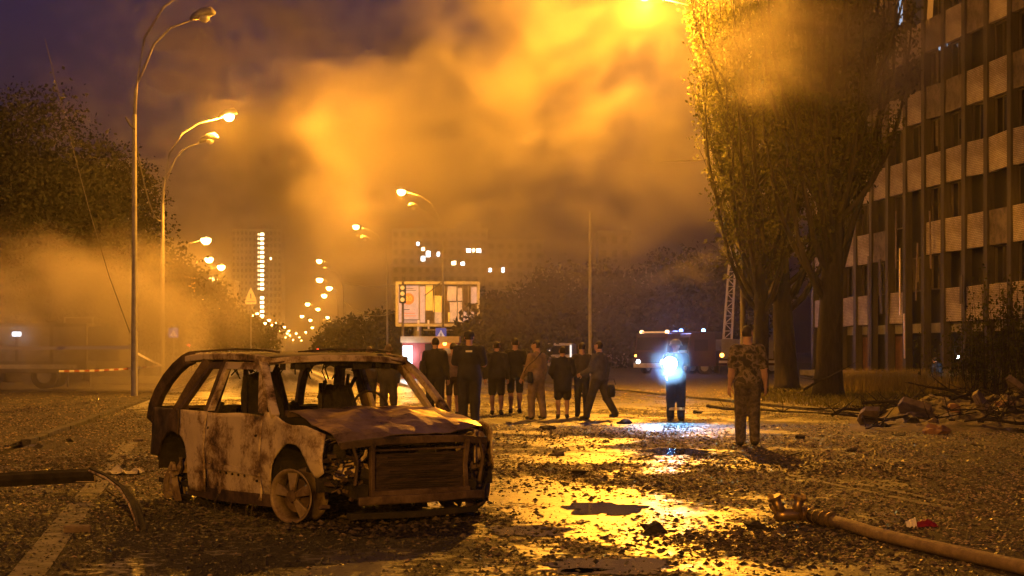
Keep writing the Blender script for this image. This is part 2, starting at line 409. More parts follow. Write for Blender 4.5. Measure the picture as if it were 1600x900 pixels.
# low dark drifts of swept debris
def drift(pts, w, h, seed, label):
    c0 = G(*pts[0]); rs = np.random.RandomState(seed); V = []; F = []; MI = []
    n = 2600
    for i in range(n):
        t = rs.rand() * (len(pts) - 1); k = min(int(t), len(pts) - 2); p = G(*pts[k]).lerp(G(*pts[k + 1]), t - k)
        a = rs.normal(0, w) * rs.uniform(.5, 2.6); b = rs.normal(0, w * 1.6) * rs.uniform(.4, 2.2); s = .006 + .034 * rs.rand() ** 2.5; o = len(V)
        zz = max(0, h * math.exp(-(a * a + b * b * .6) / (w * w)) * rs.rand())
        for j in range(4):
            an = j * 1.57 + rs.uniform(-.4, .4); V.append((p.x + a + s * math.cos(an), p.y + b + s * math.sin(an), zz + rs.uniform(-.004, .012)))
        V.append((p.x + a, p.y + b, zz + s * rs.uniform(.3, .9))); F += [(o, o + 1, o + 4), (o + 1, o + 2, o + 4), (o + 2, o + 3, o + 4), (o + 3, o, o + 4)]
        MI += [rs.choice([0, 0, 1, 2])] * 4
    me = bpy.data.meshes.new('debris_drift'); me.from_pydata(V, [], F)
    for m in (M_clod, lm[1], M_clodm): me.materials.append(m)
    me.polygons.foreach_set('material_index', MI)
    o = bpy.data.objects.new('debris_drift', me); COL.objects.link(o); tag(o, label, 'debris', kind='stuff')
drift([(800, 725), (900, 748), (1060, 772)], .55, .04, 1, 'dark debris drift right of the burnt car')
drift([(1080, 715), (1180, 732), (1300, 735)], .6, .04, 3, 'dark debris ridge below the soldier')
drift([(1060, 850), (1180, 848), (1260, 835)], .38, .02, 4, 'dark debris beside the hose coupling')
drift([(800, 690), (900, 682), (1000, 690)], .8, .05, 6, 'dark debris strip before the crowd')
drift([(0, 725), (150, 722), (230, 735)], .7, .05, 7, 'blackened debris behind the torn bumper')
drift([(230, 790), (420, 830), (600, 822), (740, 815)], .35, .05, 8, 'ash and black debris under the burnt car')

rsx = random.Random(19)
for i in range(26):       # flat torn scraps of cladding and board
    px = rsx.uniform(760, 1580); py = rsx.uniform(668, 860); c = G(px, py); s_ = rsx.uniform(.05, .17) * (1 if py < 760 else .6)
    poly = [(s_ * rsx.uniform(.5, 1.1) * math.cos(a), s_ * .6 * rsx.uniform(.5, 1.1) * math.sin(a)) for a in sorted(rsx.uniform(0, 6.28) for _ in range(6))]
    o = MB().prism(poly, -.006, .006, ax=(0, 1)).build('torn_scrap', [M_clod, M_clodm, mat('scrap_board', (.2, .15, .09), (.1, .075, .05), 9, .8)][i % 3], loc=c + Vector((0, 0, .02))); o.rotation_euler = (rsx.uniform(-.3, .3), rsx.uniform(-.3, .3), rsx.uniform(0, 6)); tag(o, 'small torn flat scrap lying on the road', 'scrap', 'torn scraps on the road')
# ------------------------------------------------------------------ burnt-out car
def burntmat(name, soot_shade, rust, ash, t0, t1, t2, rough=.7, metal=.15):
    m = bpy.data.materials.new(name); m.use_nodes = True; nt = m.node_tree; n = nt.nodes; l = nt.links; b = n['Principled BSDF']
    tc = n.new('ShaderNodeTexCoord')
    def nz(scale, det=7, ro=.65, dist=0., st=(1, 1, 1)):
        mp = n.new('ShaderNodeMapping'); mp.inputs['Scale'].default_value = st; l.new(tc.outputs['Object'], mp.inputs['Vector'])
        t = n.new('ShaderNodeTexNoise'); t.inputs['Scale'].default_value = scale; t.inputs['Detail'].default_value = det; t.inputs['Roughness'].default_value = ro; t.inputs['Distortion'].default_value = dist
        l.new(mp.outputs[0], t.inputs['Vector']); return t.outputs['Fac']
    def mth(op, x, y):
        q = n.new('ShaderNodeMath'); q.operation = op
        for i, v in enumerate((x, y)):
            if isinstance(v, (int, float)): q.inputs[i].default_value = v
            else: l.new(v, q.inputs[i])
        return q.outputs[0]
    big = nz(1.7, 6, .6, .4); mid = nz(7, 8, .7, .3); fine = nz(42, 4, .7); run = nz(4, 5, .6, .3, (1.6, 1.6, .7))
    f = mth('ADD', mth('ADD', mth('MULTIPLY', big, .46), mth('MULTIPLY', mid, .30)), mth('ADD', mth('MULTIPLY', run, .12), mth('MULTIPLY', fine, .12)))
    cr = n.new('ShaderNodeValToRGB'); e = cr.color_ramp.elements; e[0].position = t0; e[0].color = (*soot_shade, 1); e[1].position = t2; e[1].color = (*ash, 1); k = e.new(t1); k.color = (*rust, 1)
    l.new(f, cr.inputs['Fac']); l.new(cr.outputs[0], b.inputs['Base Color']); b.inputs['Roughness'].default_value = rough; b.inputs['Metallic'].default_value = metal
    bp = n.new('ShaderNodeBump'); bp.inputs['Strength'].default_value = .45; bp.inputs['Distance'].default_value = .012; l.new(mth('ADD', mth('MULTIPLY', mid, .7), mth('MULTIPLY', fine, .3)), bp.inputs['Height']); l.new(bp.outputs[0], b.inputs['Normal'])
    return m
M_burnt = burntmat('burnt_steel_tan', (.022, .015, .010), (.21, .14, .08), (.62, .53, .40), .425, .475, .545)
M_burnt2 = burntmat('burnt_steel_dark', (.012, .009, .007), (.075, .048, .03), (.22, .16, .10), .42, .51, .66)
M_soot = mat('soot_black', (.008, .007, .006), (.03, .024, .018), 6, .9, bump=.4, bscale=40)
M_hoodm = burntmat('burnt_bonnet_steel', (.05, .032, .02), (.42, .29, .15), (.65, .50, .31), .38, .45, .58, .38, .8)
M_alloy = mat('burnt_alloy', (.30, .24, .17), (.16, .11, .07), 7, .6, .3, bump=.3, c3=(.05, .035, .025), lo=.42, hi=.58)
M_rad = mat('scorched_radiator', (.03, .02, .014), (.07, .045, .03), 5, .7, .2, stretch=(1, 1, 22), bump=.5)

car = thing('burnt_car', 'burnt-out off-road car, paint and glass gone, standing in the road', 'car', CAR_C + Vector((.03, 0, 0)), R(-55.4)); car.scale = (1.02, 1.06, 1.0)
def sy(x, z):
    w = .86 + .02 * math.sin(math.pi * max(0, min(1, (z - .14) / .78)))
    if z > .92: w = .86 - (z - .92) * .36
    if x > 1.45: w -= .13 * ((x - 1.45) / .5) ** 2
    if x < -1.6: w -= .10 * ((x + 1.6) / .5) ** 2
    return w
def sidepanel(name, s, x0, x1, top, bot, m, nu=22, nv=12, dent=.012, seed=0, inset=0, solid=.012):
    def fn(u, v):
        x = lerp(x0, x1, u); zt, zb = top(x), bot(x); z = lerp(zb, zt, v)
        d = dent * (fb(x * 2.2 + seed, z * 2.2, s * 3, 1, 3)) + .004 * nz3(x * 9, z * 9, seed)
        return (x + .3 * d, s * (sy(x, z) + d - inset), z)
    mb = MB().grid(fn, nu, nv)
    return mb.build(name, m, car, smooth=True, solid=solid)
def arch(cx, r, zc=.30): return lambda x: zc + math.sqrt(max(0, r * r - (x - cx) ** 2)) if abs(x - cx) < r else -1
a_f = arch(1.30, .40); a_r = arch(-1.30, .40)
for s in (-1, 1):
    # front wing: crumpled, hanging over the wheel
    def wt(x): return lerp(.955, .80, max(0, (x - .72) / 1.15)) + .02 * math.sin(x * 9)
    def wb(x):
        a = a_f(x); return max(a, .20 if x < 1.0 else .47 + .05 * math.sin(x * 14))
    sidepanel('front_wing', s, .735, 1.80, wt, wb, M_burnt, 30, 12, .035, 3 + s)
    dr = sidepanel('front_door', s, -.475, .715, lambda x: .925 + .01 * math.sin(x * 5), lambda x: .155 - .02 * (x < 0), M_burnt, 26, 18, .022, 8 + s)
    mb = MB()
    for (x, z) in ((.62, .74), (-.42, .77), (.64, .33), (-.38, .42), (.0, .36), (.13, .36), (.26, .36), (.4, .36), (-.13, .36)):
        mb.lathe([(.0001, .006), (.012, .006), (.012, -.01)], 8, (x, 0, z), 'y')
        for q in range(len(mb.v) - 24, len(mb.v)): mb.v[q] = (mb.v[q][0], s * (sy(mb.v[q][0], mb.v[q][2]) + .004) + (mb.v[q][1]) , mb.v[q][2])
    tag(mb.build('bolt_holes', M_soot, dr), kind='stuff')
    MB().bar([(-.46, s * .885, .40), (.1, s * .893, .41), (.70, s * .885, .40)], .012, .05).build('door_trim_line', M_burnt, dr)
    sill = MB()
    sill.bar([(-.93, s * .83, .145), (-.4, s * .84, .135), (.3, s * .84, .15), (.93, s * .83, .17)], .07, .11).build('sill', M_burnt2, car)
    for k in range(9): pass
    fr = MB(); fo = [(-.475, .93), (-.44, 1.405), (.30, 1.405), (.44, 1.375), (.72, .945)]; fi = [(-.40, .935), (-.375, 1.335), (.26, 1.335), (.35, 1.315), (.62, .945)]
    def ring(mb, fo, fi, off, th):
        n = len(fo); vs = []
        for (pp, t) in ((fo, 0), (fi, 0), (fo, th), (fi, th)):
            for x, z in pp: vs.append((x, s * (sy(x, z) + off - t), z))
        fs = []
        for i in range(n - 1):
            j = i + 1
            fs += [(i, j, n + j, n + i), (2 * n + i, 3 * n + i, 3 * n + j, 2 * n + j), (i, 2 * n + i, 2 * n + j, j), (n + i, n + j, 3 * n + j, 3 * n + i)]
        mb.add(vs, fs)
    ring(fr, fo, fi, .012, .045); fr.build('window_frame', M_burnt, dr, bevel=.006)
    rd = sidepanel('rear_door', s, -1.13, -.495, lambda x: .925, lambda x: max(a_r(x) + .012, .145), M_burnt, 18, 16, .026, 17 + s)
    fr = MB(); ring(fr, [(-.495, .93), (-.475, 1.405), (-.80, 1.40), (-1.19, .93)], [(-.56, .935), (-.54, 1.335), (-.77, 1.33), (-1.09, .935)], .010, .045)
    fr.build('window_frame', M_burnt2, rd, bevel=.006)
    # rear quarter
    def qt(x): return .93 if x > -1.8 else .93 - (x + 1.8) ** 2 * .6
    def qb(x): return max(a_r(x), .44 - .05 * (x + 2.0))
    sidepanel('rear_quarter', s, -2.02, -1.145, qt, qb, M_burnt2, 26, 12, .028, 23 + s)
    pil = MB()
    pil.bar([(.95, s * .85, .925), (.88, s * .84, 1.0), (.76, s * .81, 1.12), (.62, s * .775, 1.25), (.50, s * .74, 1.345), (.38, s * .71, 1.412), (.22, s * .695, 1.445)], .075, .055).build('windscreen_pillar', M_burnt, car, bevel=.01)
    MB().bar([(-.49, s * .80, .15), (-.49, s * .82, .9), (-.46, s * .66, 1.42)], .06, .10, up=Vector((1, 0, 0))).build('centre_pillar', M_burnt2, car)
    MB().bar([(-1.24, s * .85, .90), (-1.06, s * .77, 1.16), (-.86, s * .68, 1.42)], .06, .10).build('rear_pillar', M_burnt2, car, bevel=.01)
    MB().bar([(-2.03, s * .80, .78), (-1.97, s * .795, .93), (-1.88, s * .77, 1.08), (-1.76, s * .735, 1.22), (-1.62, s * .70, 1.33), (-1.46, s * .675, 1.41), (-1.28, s * .675, 1.445)], .07, .13).build('tail_pillar', M_burnt2, car, bevel=.01)
    MB().bar([(.45, s * .698, 1.420), (.2, s * .695, 1.447), (-.3, s * .69, 1.458), (-.9, s * .685, 1.455), (-1.4, s * .672, 1.43)], .08, .065).build('roof_side_rail', M_burnt, car, bevel=.012)
    MB().bar([(.42, s * .57, 1.50), (.2, s * .58, 1.517), (-.4, s * .585, 1.528), (-.9, s * .59, 1.522 + .006 * s), (-1.5, s * .57, 1.50)], .035, .018).build('roof_rack_bar', M_burnt2, car)
    # inner wheel arch
    for cx in (1.30, -1.30):
        def fa(u, v, cx=cx):
            a = math.pi * u; return (cx + .42 * math.cos(a), s * (.85 - .5 * v), .30 + .42 * math.sin(a))
        MB().grid(fa, 14, 3).build('inner_wheel_arch', M_soot, car, solid=.01)
# roof, sagging sheet
def roof(u, v):
    x = lerp(.50, -1.62, u); y = lerp(-.68, .68, v); e = 1 - abs(2 * v - 1) ** 2.4
    z = 1.448 + .065 * e - .10 * (u - .45) ** 2 - .5 * max(0, u - .82) ** 1.6 - .3 * max(0, .12 - u)
    z += .022 * fb(x * 1.8, y * 1.8, 4, 1, 3) - .03 * e * math.exp(-((x + .3) ** 2 + (y - .1) ** 2) * 3)
    return (x, y, z)
MB().grid(roof, 40, 26).build('roof', M_burnt2, car, smooth=True, solid=.012)
MB().bar([(.42, -.71, 1.405), (.49, -.5, 1.425), (.53, -.2, 1.44), (.54, .1, 1.44), (.51, .4, 1.43), (.42, .71, 1.405)], .05, .06).build('windscreen_header', M_burnt, car, bevel=.01)
mb = MB(); mb.bar([(-1.58, -.66, 1.42), (-1.64, 0, 1.44), (-1.58, .66, 1.42)], .06, .06); mb.build('tailgate_header', M_burnt2, car)
for k in range(5):
    x = .30 - k * .4; MB().bar([(x, -.64, 1.425), (x - .02, 0, 1.448 - .02 * (k % 2)), (x, .64, 1.425)], .025, .05).build('roof_crossmember', M_soot, car)
# charred headlining scraps and wires hanging in the cabin
mb = MB()
for k in range(34):
    x = random.uniform(-1.3, .40); y = random.uniform(-.6, .6); L = random.uniform(.04, .2) * (1.6 if abs(y) > .45 else 1)
    mb.tube([(x, y, 1.42), (x + random.uniform(-.05, .05), y + random.uniform(-.03, .03), 1.42 - L * .5), (x + random.uniform(-.09, .09), y + random.uniform(-.05, .05), 1.42 - L)], .007, 4)
for k in range(26):
    y = -.6 + 1.2 * k / 25; x = .47; L = random.uniform(.02, .09)
    mb.box((x, y, 1.42 - L / 2), (.008, .05, L), (0, random.uniform(-.3, .3), random.uniform(-.5, .5)))
tag(mb.build('headlining_scraps', M_soot, car), kind='stuff')
# bonnet: buckled sheet
def hood(u, v):
    x = lerp(.97, 1.93 - .12 * abs(2 * v - 1) ** 3, u); y = lerp(-.73, .73, v) * (1 - .06 * u)
    z = .965 - .135 * u - .05 * u ** 3 + .03 * (1 - (2 * v - 1) ** 2)
    rid = abs(((y * 1.2 + x * .9 + .35 * nz3(x * 1.5, y * 1.5, 2)) * 1.25) % 1 - .5)
    rid2 = abs(((y * .9 - x * 1.3 + .3 * nz3(x, y, 7)) * 1.1) % 1 - .5)
    z += .105 * (rid - .25) * math.sin(math.pi * min(1, u * 1.1 + .1)) + .075 * (rid2 - .25) * u + .016 * fb(x * 5, y * 5, 1, 1, 2)
    z += .07 * u * max(0, v - .45) * 1.6 - .075 * u ** 2 * max(0, .42 - v) * 2
    if u > .9: z -= (u - .9) * .25
    return (x, y, z)
hd = MB().grid(hood, 15, 18).build('bonnet', M_hoodm, car, smooth=False, solid=.008)
MB().bar([(.93, -.74, .945), (1.0, 0, .965), (.93, .74, .945)], .07, .06).build('scuttle_panel', M_burnt2, car)
# front structure
fx = 1.93
mb = MB()
mb.bar([(1.84, -.70, .70), (1.93, -.35, .735), (1.95, 0, .74), (1.93, .35, .735), (1.84, .70, .70)], .06, .065)
mb.build('upper_crossmember', M_burnt2, car, bevel=.008)
mb = MB()
mb.bar([(fx, -.45, .27), (fx + .012, -.462, .5), (fx - .01, -.44, .73)], .04, .045); mb.bar([(fx, .45, .27), (fx - .012, .44, .5), (fx + .005, .46, .73)], .045, .04)
mb.box((fx + .01, 0, .285), (.05, .95, .05)); mb.box((fx + .012, 0, .655), (.02, .9, .018))
mb.bar([(fx - .02, -.60, .36), (fx - .03, -.57, .56), (fx - .05, -.60, .70)], .02, .03); mb.bar([(fx - .03, .60, .34), (fx - .03, .64, .56), (fx - .05, .62, .70)], .02, .03)
mb.build('radiator_frame', M_burnt2, car, bevel=.006)
rad = MB().grid(lambda u, v: (fx - .012 + .012 * fb(u * 6, v * 6, 3, 1, 3), lerp(-.43, .43, u), lerp(.31, .62, v)), 30, 24).build('radiator', M_rad, car, solid=.02)
mb = MB()
for k in range(17):
  if k not in (4, 9, 10, 14): mb.box((fx + .008 + random.uniform(-.004, .004), random.uniform(-.02, .02), .325 + k * .0175), (.006, .84 - random.uniform(0, .34), .006), (random.uniform(-.03, .03), 0, 0))
tag(mb.build('cooling_fin', M_soot, rad), kind='stuff')
mb = MB(); mb.bar([(1.93, -.58, .225), (1.985, -.4, .235), (2.01, 0, .232), (1.985, .4, .24), (1.90, .64, .225)], .05, .075); mb.build('bumper_beam', M_burnt2, car, bevel=.012)
mb = MB(); mb.bar([(1.80, -.60, .09), (1.90, 0, .085), (1.80, .62, .09)], .08, .05); mb.build('lower_crossmember', M_soot, car)
for y in (-.52, .52): MB().bar([(.6, y, .26), (1.2, y, .36), (1.9, y, .30)], .10, .12).build('chassis_rail', M_soot, car)
# bumper scrap under the near headlamp and cluttered engine bay
mb = MB(); mb.grid(lambda u, v: (1.62 + .20 * u - .05 * v, -.78 + .10 * u + .27 * u * u, .42 + .10 * v + .02 * math.sin(u * 9) + .01 * nz3(u * 8, v * 8, 1)), 14, 4); mb.build('bumper_scrap', M_burnt, car, solid=.012)
mb = MB(); mb.grid(lambda u, v: (1.85 - .35 * u, .50 + .32 * u ** .6, .10 + .32 * v + .02 * nz3(u * 5, v * 5, 8)), 10, 6); mb.build('bumper_scrap', M_burnt2, car, solid=.012)
for s in (-1, 1):
    mb = MB(); mb.cur = 0
    c = Vector((1.70, s * .60, .645)); nrm = Vector((.85, s * .50, .0)).normalized(); tx = Vector((-nrm.y, nrm.x, 0))
    for r0 in (.155, .12):
        pts = [c + nrm * (.03 if r0 > .13 else -.02) + tx * (r0 * 1.25 * math.cos(a)) + Vector((0, 0, r0 * .78 * math.sin(a))) for a in [2 * math.pi * k / 20 for k in range(21)]]
        mb.tube(pts, .014 if r0 > .13 else .008, 5, cap=False)
    mb.build('headlamp_housing', M_burnt, car)
    mb = MB(); mb.grid(lambda u, v: tuple(c - nrm * .09 + tx * lerp(-.2, .2, u) + Vector((0, 0, lerp(-.13, .13, v) ))), 2, 2); mb.build('headlamp_bowl', M_soot, car)
mb = MB()
for k in range(26):
    x = random.uniform(1.25, 1.8); y = random.uniform(-.68, .68); z = random.uniform(.36, .68)
    mb.box((x, y, z), (random.uniform(.05, .22), random.uniform(.05, .2), random.uniform(.04, .14)), (random.uniform(-.5, .5), random.uniform(-.5, .5), random.uniform(0, 3)))
for k in range(26):
    a = Vector((random.uniform(1.5, 1.88), random.uniform(-.8, .8), random.uniform(.3, .7)))
    b_ = a + Vector((random.uniform(-.1, .1), random.uniform(-.15, .15), random.uniform(-.2, .02)))
    mb.tube([a, (a + b_) / 2 + Vector((.05, 0, -.05)), b_], .009, 4)
mb.box((1.35, 0, .5), (.55, .5, .38)); mb.build('engine', M_soot, car, bevel=.008)
mb = MB()
for k in range(46):
    y = random.choice([-1, 1]) * random.uniform(.5, .8); z = random.uniform(.12, .66); x = 1.86 - .25 * max(0, abs(y) - .5) + random.uniform(-.1, .02)
    mb.box((x, y, z), (random.uniform(.01, .05), random.uniform(.02, .10), random.uniform(.008, .04)), (random.uniform(-.5, .5), random.uniform(-.5, .5), random.uniform(-.6, .6)))
tag(mb.build('melted_fittings', M_burnt2, car), kind='stuff')
# far wing corner with a round blob of headlamp
mb = MB(); mb.grid(lambda u, v: (1.83 - .42 * u, .60 + .26 * math.sin(u * 1.5), lerp(.50, .80, v) - .03 * u + .02 * nz3(u * 5, v * 5, 3) + .05 * math.sin(v * 3.14) * 0), 14, 10)
mb.build('wing_corner', M_burnt, car, smooth=True, solid=.012)
mb = MB(); mb.lathe([(.001, .16), (.07, .15), (.13, .11), (.165, .03), (.17, -.06), (.15, -.12)], 18, (0, 0, 0), 'x')
for q in range(len(mb.v)):
    v_ = Vector(mb.v[q]); k = 1 + .14 * nz3(v_.x * 9, v_.y * 9, v_.z * 9); v_ *= k; v_ = Matrix.Rotation(.6, 3, 'Z') @ v_; mb.v[q] = (v_.x + 1.60, v_.y + .70, v_.z + .64)
mb.build('headlamp_shell', M_burnt, car, smooth=True)
# cabin
MB().grid(lambda u, v: (.95 + .03 * nz3(u * 4, v * 4, 1), lerp(-.8, .8, u), lerp(.15, .93, v)), 12, 6).build('firewall', M_soot, car, solid=.01)
MB().box((-.45, 0, .17), (2.8, 1.6, .05)).build('floor_pan', M_soot, car)
mb = MB(); mb.tube([(.72, -.76, .86), (.68, 0, .84), (.72, .76, .86)], .035, 8)
for y in (-.3, .0, .25): mb.tube([(.68, y, .84), (.8, y + .05, .5)], .02, 6)
mb.build('dashboard_beam', M_soot, car)
mb = MB(); c = Vector((.42, .36, .95))
mb.tube([c + Vector((-.05 * math.sin(a) * .9, .18 * math.cos(a), .17 * math.sin(a))) for a in [2 * math.pi * k / 24 for k in range(25)]], .012, 6, cap=False)
mb.tube([c, (.7, .36, .84)], .02, 6); mb.tube([c + Vector((0, -.17, 0)), c + Vector((0, .17, 0))], .01, 5)
mb.build('steering_wheel', M_soot, car)
def seat(x, y, w, back=.70):
    mb = MB()
    mb.grid(lambda u, v: (x - .5 * u + .02 * nz3(u * 5, v * 5, x), y + lerp(-w / 2, w / 2, v), .46 + .04 * nz3(u * 7, v * 7, y)), 8, 8)
    mb.grid(lambda u, v: (x - .47 - .17 * u + .04 * nz3(u * 4, v * 4, x + 3), y + lerp(-w / 2, w / 2, v) * (1 - .22 * u * u) + .02 * nz3(u * 6, v * 2, y), .46 + back * u * (1 + .06 * nz3(v * 6, y, 2)) - .08 * (2 * v - 1) ** 4 * u), 10, 12)
    for yy in (-.42, .42):
        mb.tube([(x - .46, y + yy * w, .45), (x - .56, y + yy * w, .46 + back * .6), (x - .65, y + yy * w * .75, .46 + back * 1.02)], .014, 5)
    for k in range(9):
        a = Vector((x - .62 + random.uniform(-.02, .02), y + random.uniform(-.4, .4) * w, .46 + back * random.uniform(.8, 1.0))); mb.tube([a, a + Vector((random.uniform(-.03, .06), random.uniform(-.05, .05), random.uniform(.03, .13)))], .006, 4)
    mb.box((x - .25, y, .32), (.42, w * .8, .25)); mb.build('seat', M_soot, car, solid=.03)
seat(.30, -.38, .50, .86); seat(.30, .38, .46); seat(-.62, 0, 1.2, .50)
mb = MB(); mb.bar([(-1.3, -.7, .9), (-1.3, .7, .9)], .05, .06); mb.box((-1.75, 0, .45), (.5, 1.3, .1)); mb.build('load_bay', M_soot, car)
mb = MB(); mb.bar([(-2.05, -.72, .42), (-2.12, 0, .44), (-2.05, .72, .42)], .06, .12); mb.build('rear_bumper_beam', M_burnt2, car)
mb = MB(); mb.grid(lambda u, v: (-2.04 + .03 * nz3(u * 4, v * 3, 2), lerp(-.74, .74, u), lerp(.45, .93, v)), 10, 6); mb.build('tailgate', M_burnt2, car, solid=.015)

# wheels: bare alloy rims, five spokes, tyres burnt off
def wheel(x, y, rz, tilt=0.0, broken=False):
    w = bpy.data.objects.new('wheel', None); COL.objects.link(w); w.parent = car; w.location = (x, y, .245); w.rotation_euler = (tilt, 0, rz)
    s = -1 if y < 0 else 1
    mb = MB(); mb.lathe([(.240, -.10), (.222, -.085), (.215, 0), (.222, .085), (.242, .10), (.235, .104), (.212, .09), (.205, 0), (.212, -.09), (.235, -.104), (.240, -.10)], 36, axis='y')
    mb.build('rim', M_alloy, w, smooth=True)
    mb = MB()
    for k in range(5):
        if s < 0 and x > 0 and k == 3: continue
        a = 2 * math.pi * k / 5 + .35; da = .20
        rad_ = lambda r, an, yy: (r * math.cos(an), yy, r * math.sin(an))
        yo = s * .085
        v = [rad_(.045, a - .5, yo), rad_(.045, a + .5, yo), rad_(.212, a + da * 1.35, yo - s * .012), rad_(.212, a - da * 1.35, yo - s * .012)]
        v2 = [(p[0], p[1] - s * .03, p[2]) for p in v]
        mb.add(v + v2, [(0, 1, 2, 3), (7, 6, 5, 4), (0, 4, 5, 1), (1, 5, 6, 2), (2, 6, 7, 3), (3, 7, 4, 0)])
    mb.build('spoke', M_alloy, w, bevel=.006)
    mb = MB(); mb.lathe([(.001, s * .10), (.05, s * .095), (.055, s * .06), (.05, -s * .05)], 14, axis='y'); mb.build('hub', M_burnt2, w)
    mb = MB(); mb.lathe([(.001, s * .02), (.15, s * .02), (.15, -s * .01), (.001, -s * .01)], 24, axis='y'); mb.build('brake_disc', M_burnt2, w)
    return w
wheel(1.30, -.80, R(20)); wheel(1.30, .80, R(20)); wheel(-1.30, .80, 0)
w = bpy.data.objects.new('wheel', None); COL.objects.link(w); w.parent = car; w.location = (-1.28, -.82, 0)
mb = MB(); rr = random.Random(5)
for k in range(12):    # shattered rear rim slumped to the ground
    a0 = rr.uniform(-.5, .5); c = Vector((rr.uniform(-.15, .13), rr.uniform(-.09, .06), rr.uniform(.02, .3))); L = rr.uniform(.08, .22); ax = Vector((math.sin(a0) * .6, rr.uniform(-.3, .3), 1)).normalized()
    w0 = rr.uniform(.03, .07); mb.tube([c, c + ax * L * .4 + Vector((rr.uniform(-.02, .02), 0, 0)), c + ax * L], [w0, w0 * rr.uniform(.5, 1.1), w0 * rr.uniform(.1, .5)], 5)
mb.tube([(-.17, -.03, .02), (-.12, -.06, .2), (-.02, -.05, .38)], [.05, .045, .03], 5); mb.tube([(.13, -.05, .0), (.07, -.07, .18), (.03, -.06, .36)], [.035, .05, .03], 5)
mb.build('shattered_rim', M_alloy, w, bevel=.008)
MB().tube([(-1.3, -.8, .25), (-1.3, .8, .25)], .04, 8).build('axle', M_soot, car); MB().tube([(1.3, -.75, .25), (1.3, .75, .25)], .03, 8).build('axle', M_soot, car)
MB().box((-.9, 0, .22), (.5, .8, .2)).build('fuel_tank', M_soot, car)
mb = MB()
for k in range(60):
    x = random.uniform(-1.2, 1.9); y = random.uniform(-.8, .7); mb.box((x, y, random.uniform(.005, .05)), (random.uniform(.03, .16), random.uniform(.02, .1), random.uniform(.01, .05)), (random.uniform(-.4, .4), random.uniform(-.4, .4), random.uniform(0, 3)))
tag(mb.build('fallen_scraps', M_soot, car), kind='stuff')
# small bent wires under the sill
mb = MB()
for (x, y) in ((.1, -.86), (.3, -.8), (-.2, -.88), (.55, -.86)):
    mb.tube([(x, y, .14), (x + .05, y - .05, .06), (x + .12, y - .08, .015)], .006, 4)
tag(mb.build('dangling_wire', M_burnt2, car), kind='stuff')

# ------------------------------------------------------------------ torn bumper on the left
tb = thing('torn_bumper', 'torn blackened bumper lying on the road at the left edge', 'bumper', G(100, 775))
base = G(100, 775)
path = [G(-160, 780), G(-60, 776), G(40, 772), G(120, 769), G(150, 770)]
mb = MB(); prof = [(-.02, .01), (.02, .0), (.06, .07), (.05, .12), (.0, .15), (-.012, .14), (.03, .115), (.04, .07)]
mb.sweep([p - base + Vector((0, 0, .07 + .01 * i)) for i, p in enumerate(path)], prof); mb.build('bumper_bar', M_soot, tb)
mb = MB(); mb.bar([p - base + Vector((0, -.02, .135 + .004 * i)) for i, p in enumerate(path)], .02, .075); mb.build('bumper_face', M_burnt, tb, bevel=.006)
e = [G(146, 770) + Vector((0, 0, .24)), G(172, 780) + Vector((0, 0, .22)), G(195, 795) + Vector((0, 0, .19)), G(210, 810) + Vector((0, 0, .13)), G(219, 822) + Vector((0, 0, .06)), G(223, 829) + Vector((0, 0, .01))]
mb = MB(); mb.sweep([p - base for p in e], [(-.05, -.02), (-.01, -.05), (.03, -.03), (.05, .03), (.03, .04), (.012, -.01), (-.03, .0)]); mb.build('bumper_end', M_soot, tb)
mb = MB(); mb.tube([p - base + Vector((-.03, -.05, .0)) for p in e], .014, 5); mb.build('bumper_edge', M_burnt, tb)
mb = MB(); mb.tube([G(150, 785) - base + Vector((0, 0, .05)), G(165, 780) - base + Vector((0, 0, .09)), G(185, 782) - base + Vector((0, 0, .02))], .008, 5); mb.build('bent_wire', M_burnt2, tb)
bk = MB().box((0, 0, .03), (.22, .12, .06), (.05, .04, .25)).build('broken_slab', mat('slab_piece', (.2, .15, .11), (.12, .09, .07), 8, .8, bump=.5), bevel=.012, loc=G(121, 832))
tag(bk, 'flat pale slab piece below the torn bumper', 'slab')
pp = MB().grid(lambda u, v: (lerp(-.2, .2, u), lerp(-.2, .2, v), .02 + .09 * max(0, fb(u * 3, v * 3, 5, 1, 3))), 12, 10).build('crumpled_sheet', mat('pale_sheet', (.45, .42, .36), rough=.6), solid=.004, loc=G(195, 741))
tag(pp, 'pale crumpled sheet behind the burnt car rear wheel', 'sheet')

# ------------------------------------------------------------------ fire hose and dividing breeching
M_hose = mat('canvas_hose', (.34, .25, .15), (.22, .16, .10), 9, .75, bump=.5, bscale=120)
M_brass = mat('brass_fitting', (.42, .30, .14), (.25, .18, .09), 6, .38, .8)
M_band = mat('dark_binding', (.04, .03, .02), (.10, .07, .045), 14, .8, bump=.6)
base = G(1300, 828)
hs = thing('fire_hose', 'thick tan fire hose running out of frame bottom right', 'hose', base)
hp = [(1302, 826), (1330, 833), (1370, 845), (1420, 857), (1480, 871), (1540, 885), (1600, 899), (1680, 915), (1800, 935)]
mb = MB(); mb.tube([G(x, y) - base + Vector((0, 0, .052 + .012 * max(0, 1 - i / 3))) for i, (x, y) in enumerate(hp)], .052, 16); mb.build('hose_body', M_hose, hs, smooth=True)
mb = MB(); nk = [G(1262, 817), G(1280, 821), G(1303, 826)]
mb.tube([p - base + Vector((0, 0, .07)) for p in nk], [.05, .066, .062], 14); mb.build('hose_binding', M_band, hs, smooth=True)
for t in (.15, .4, .65, .9):
    p = nk[0].lerp(nk[2], t) - base + Vector((0, 0, .07)); d = (nk[2] - nk[0]).normalized()
    MB().tube([p - d * .006, p + d * .006], .068, 14).build('binding_wire', M_brass, hs)
base = G(1235, 818)
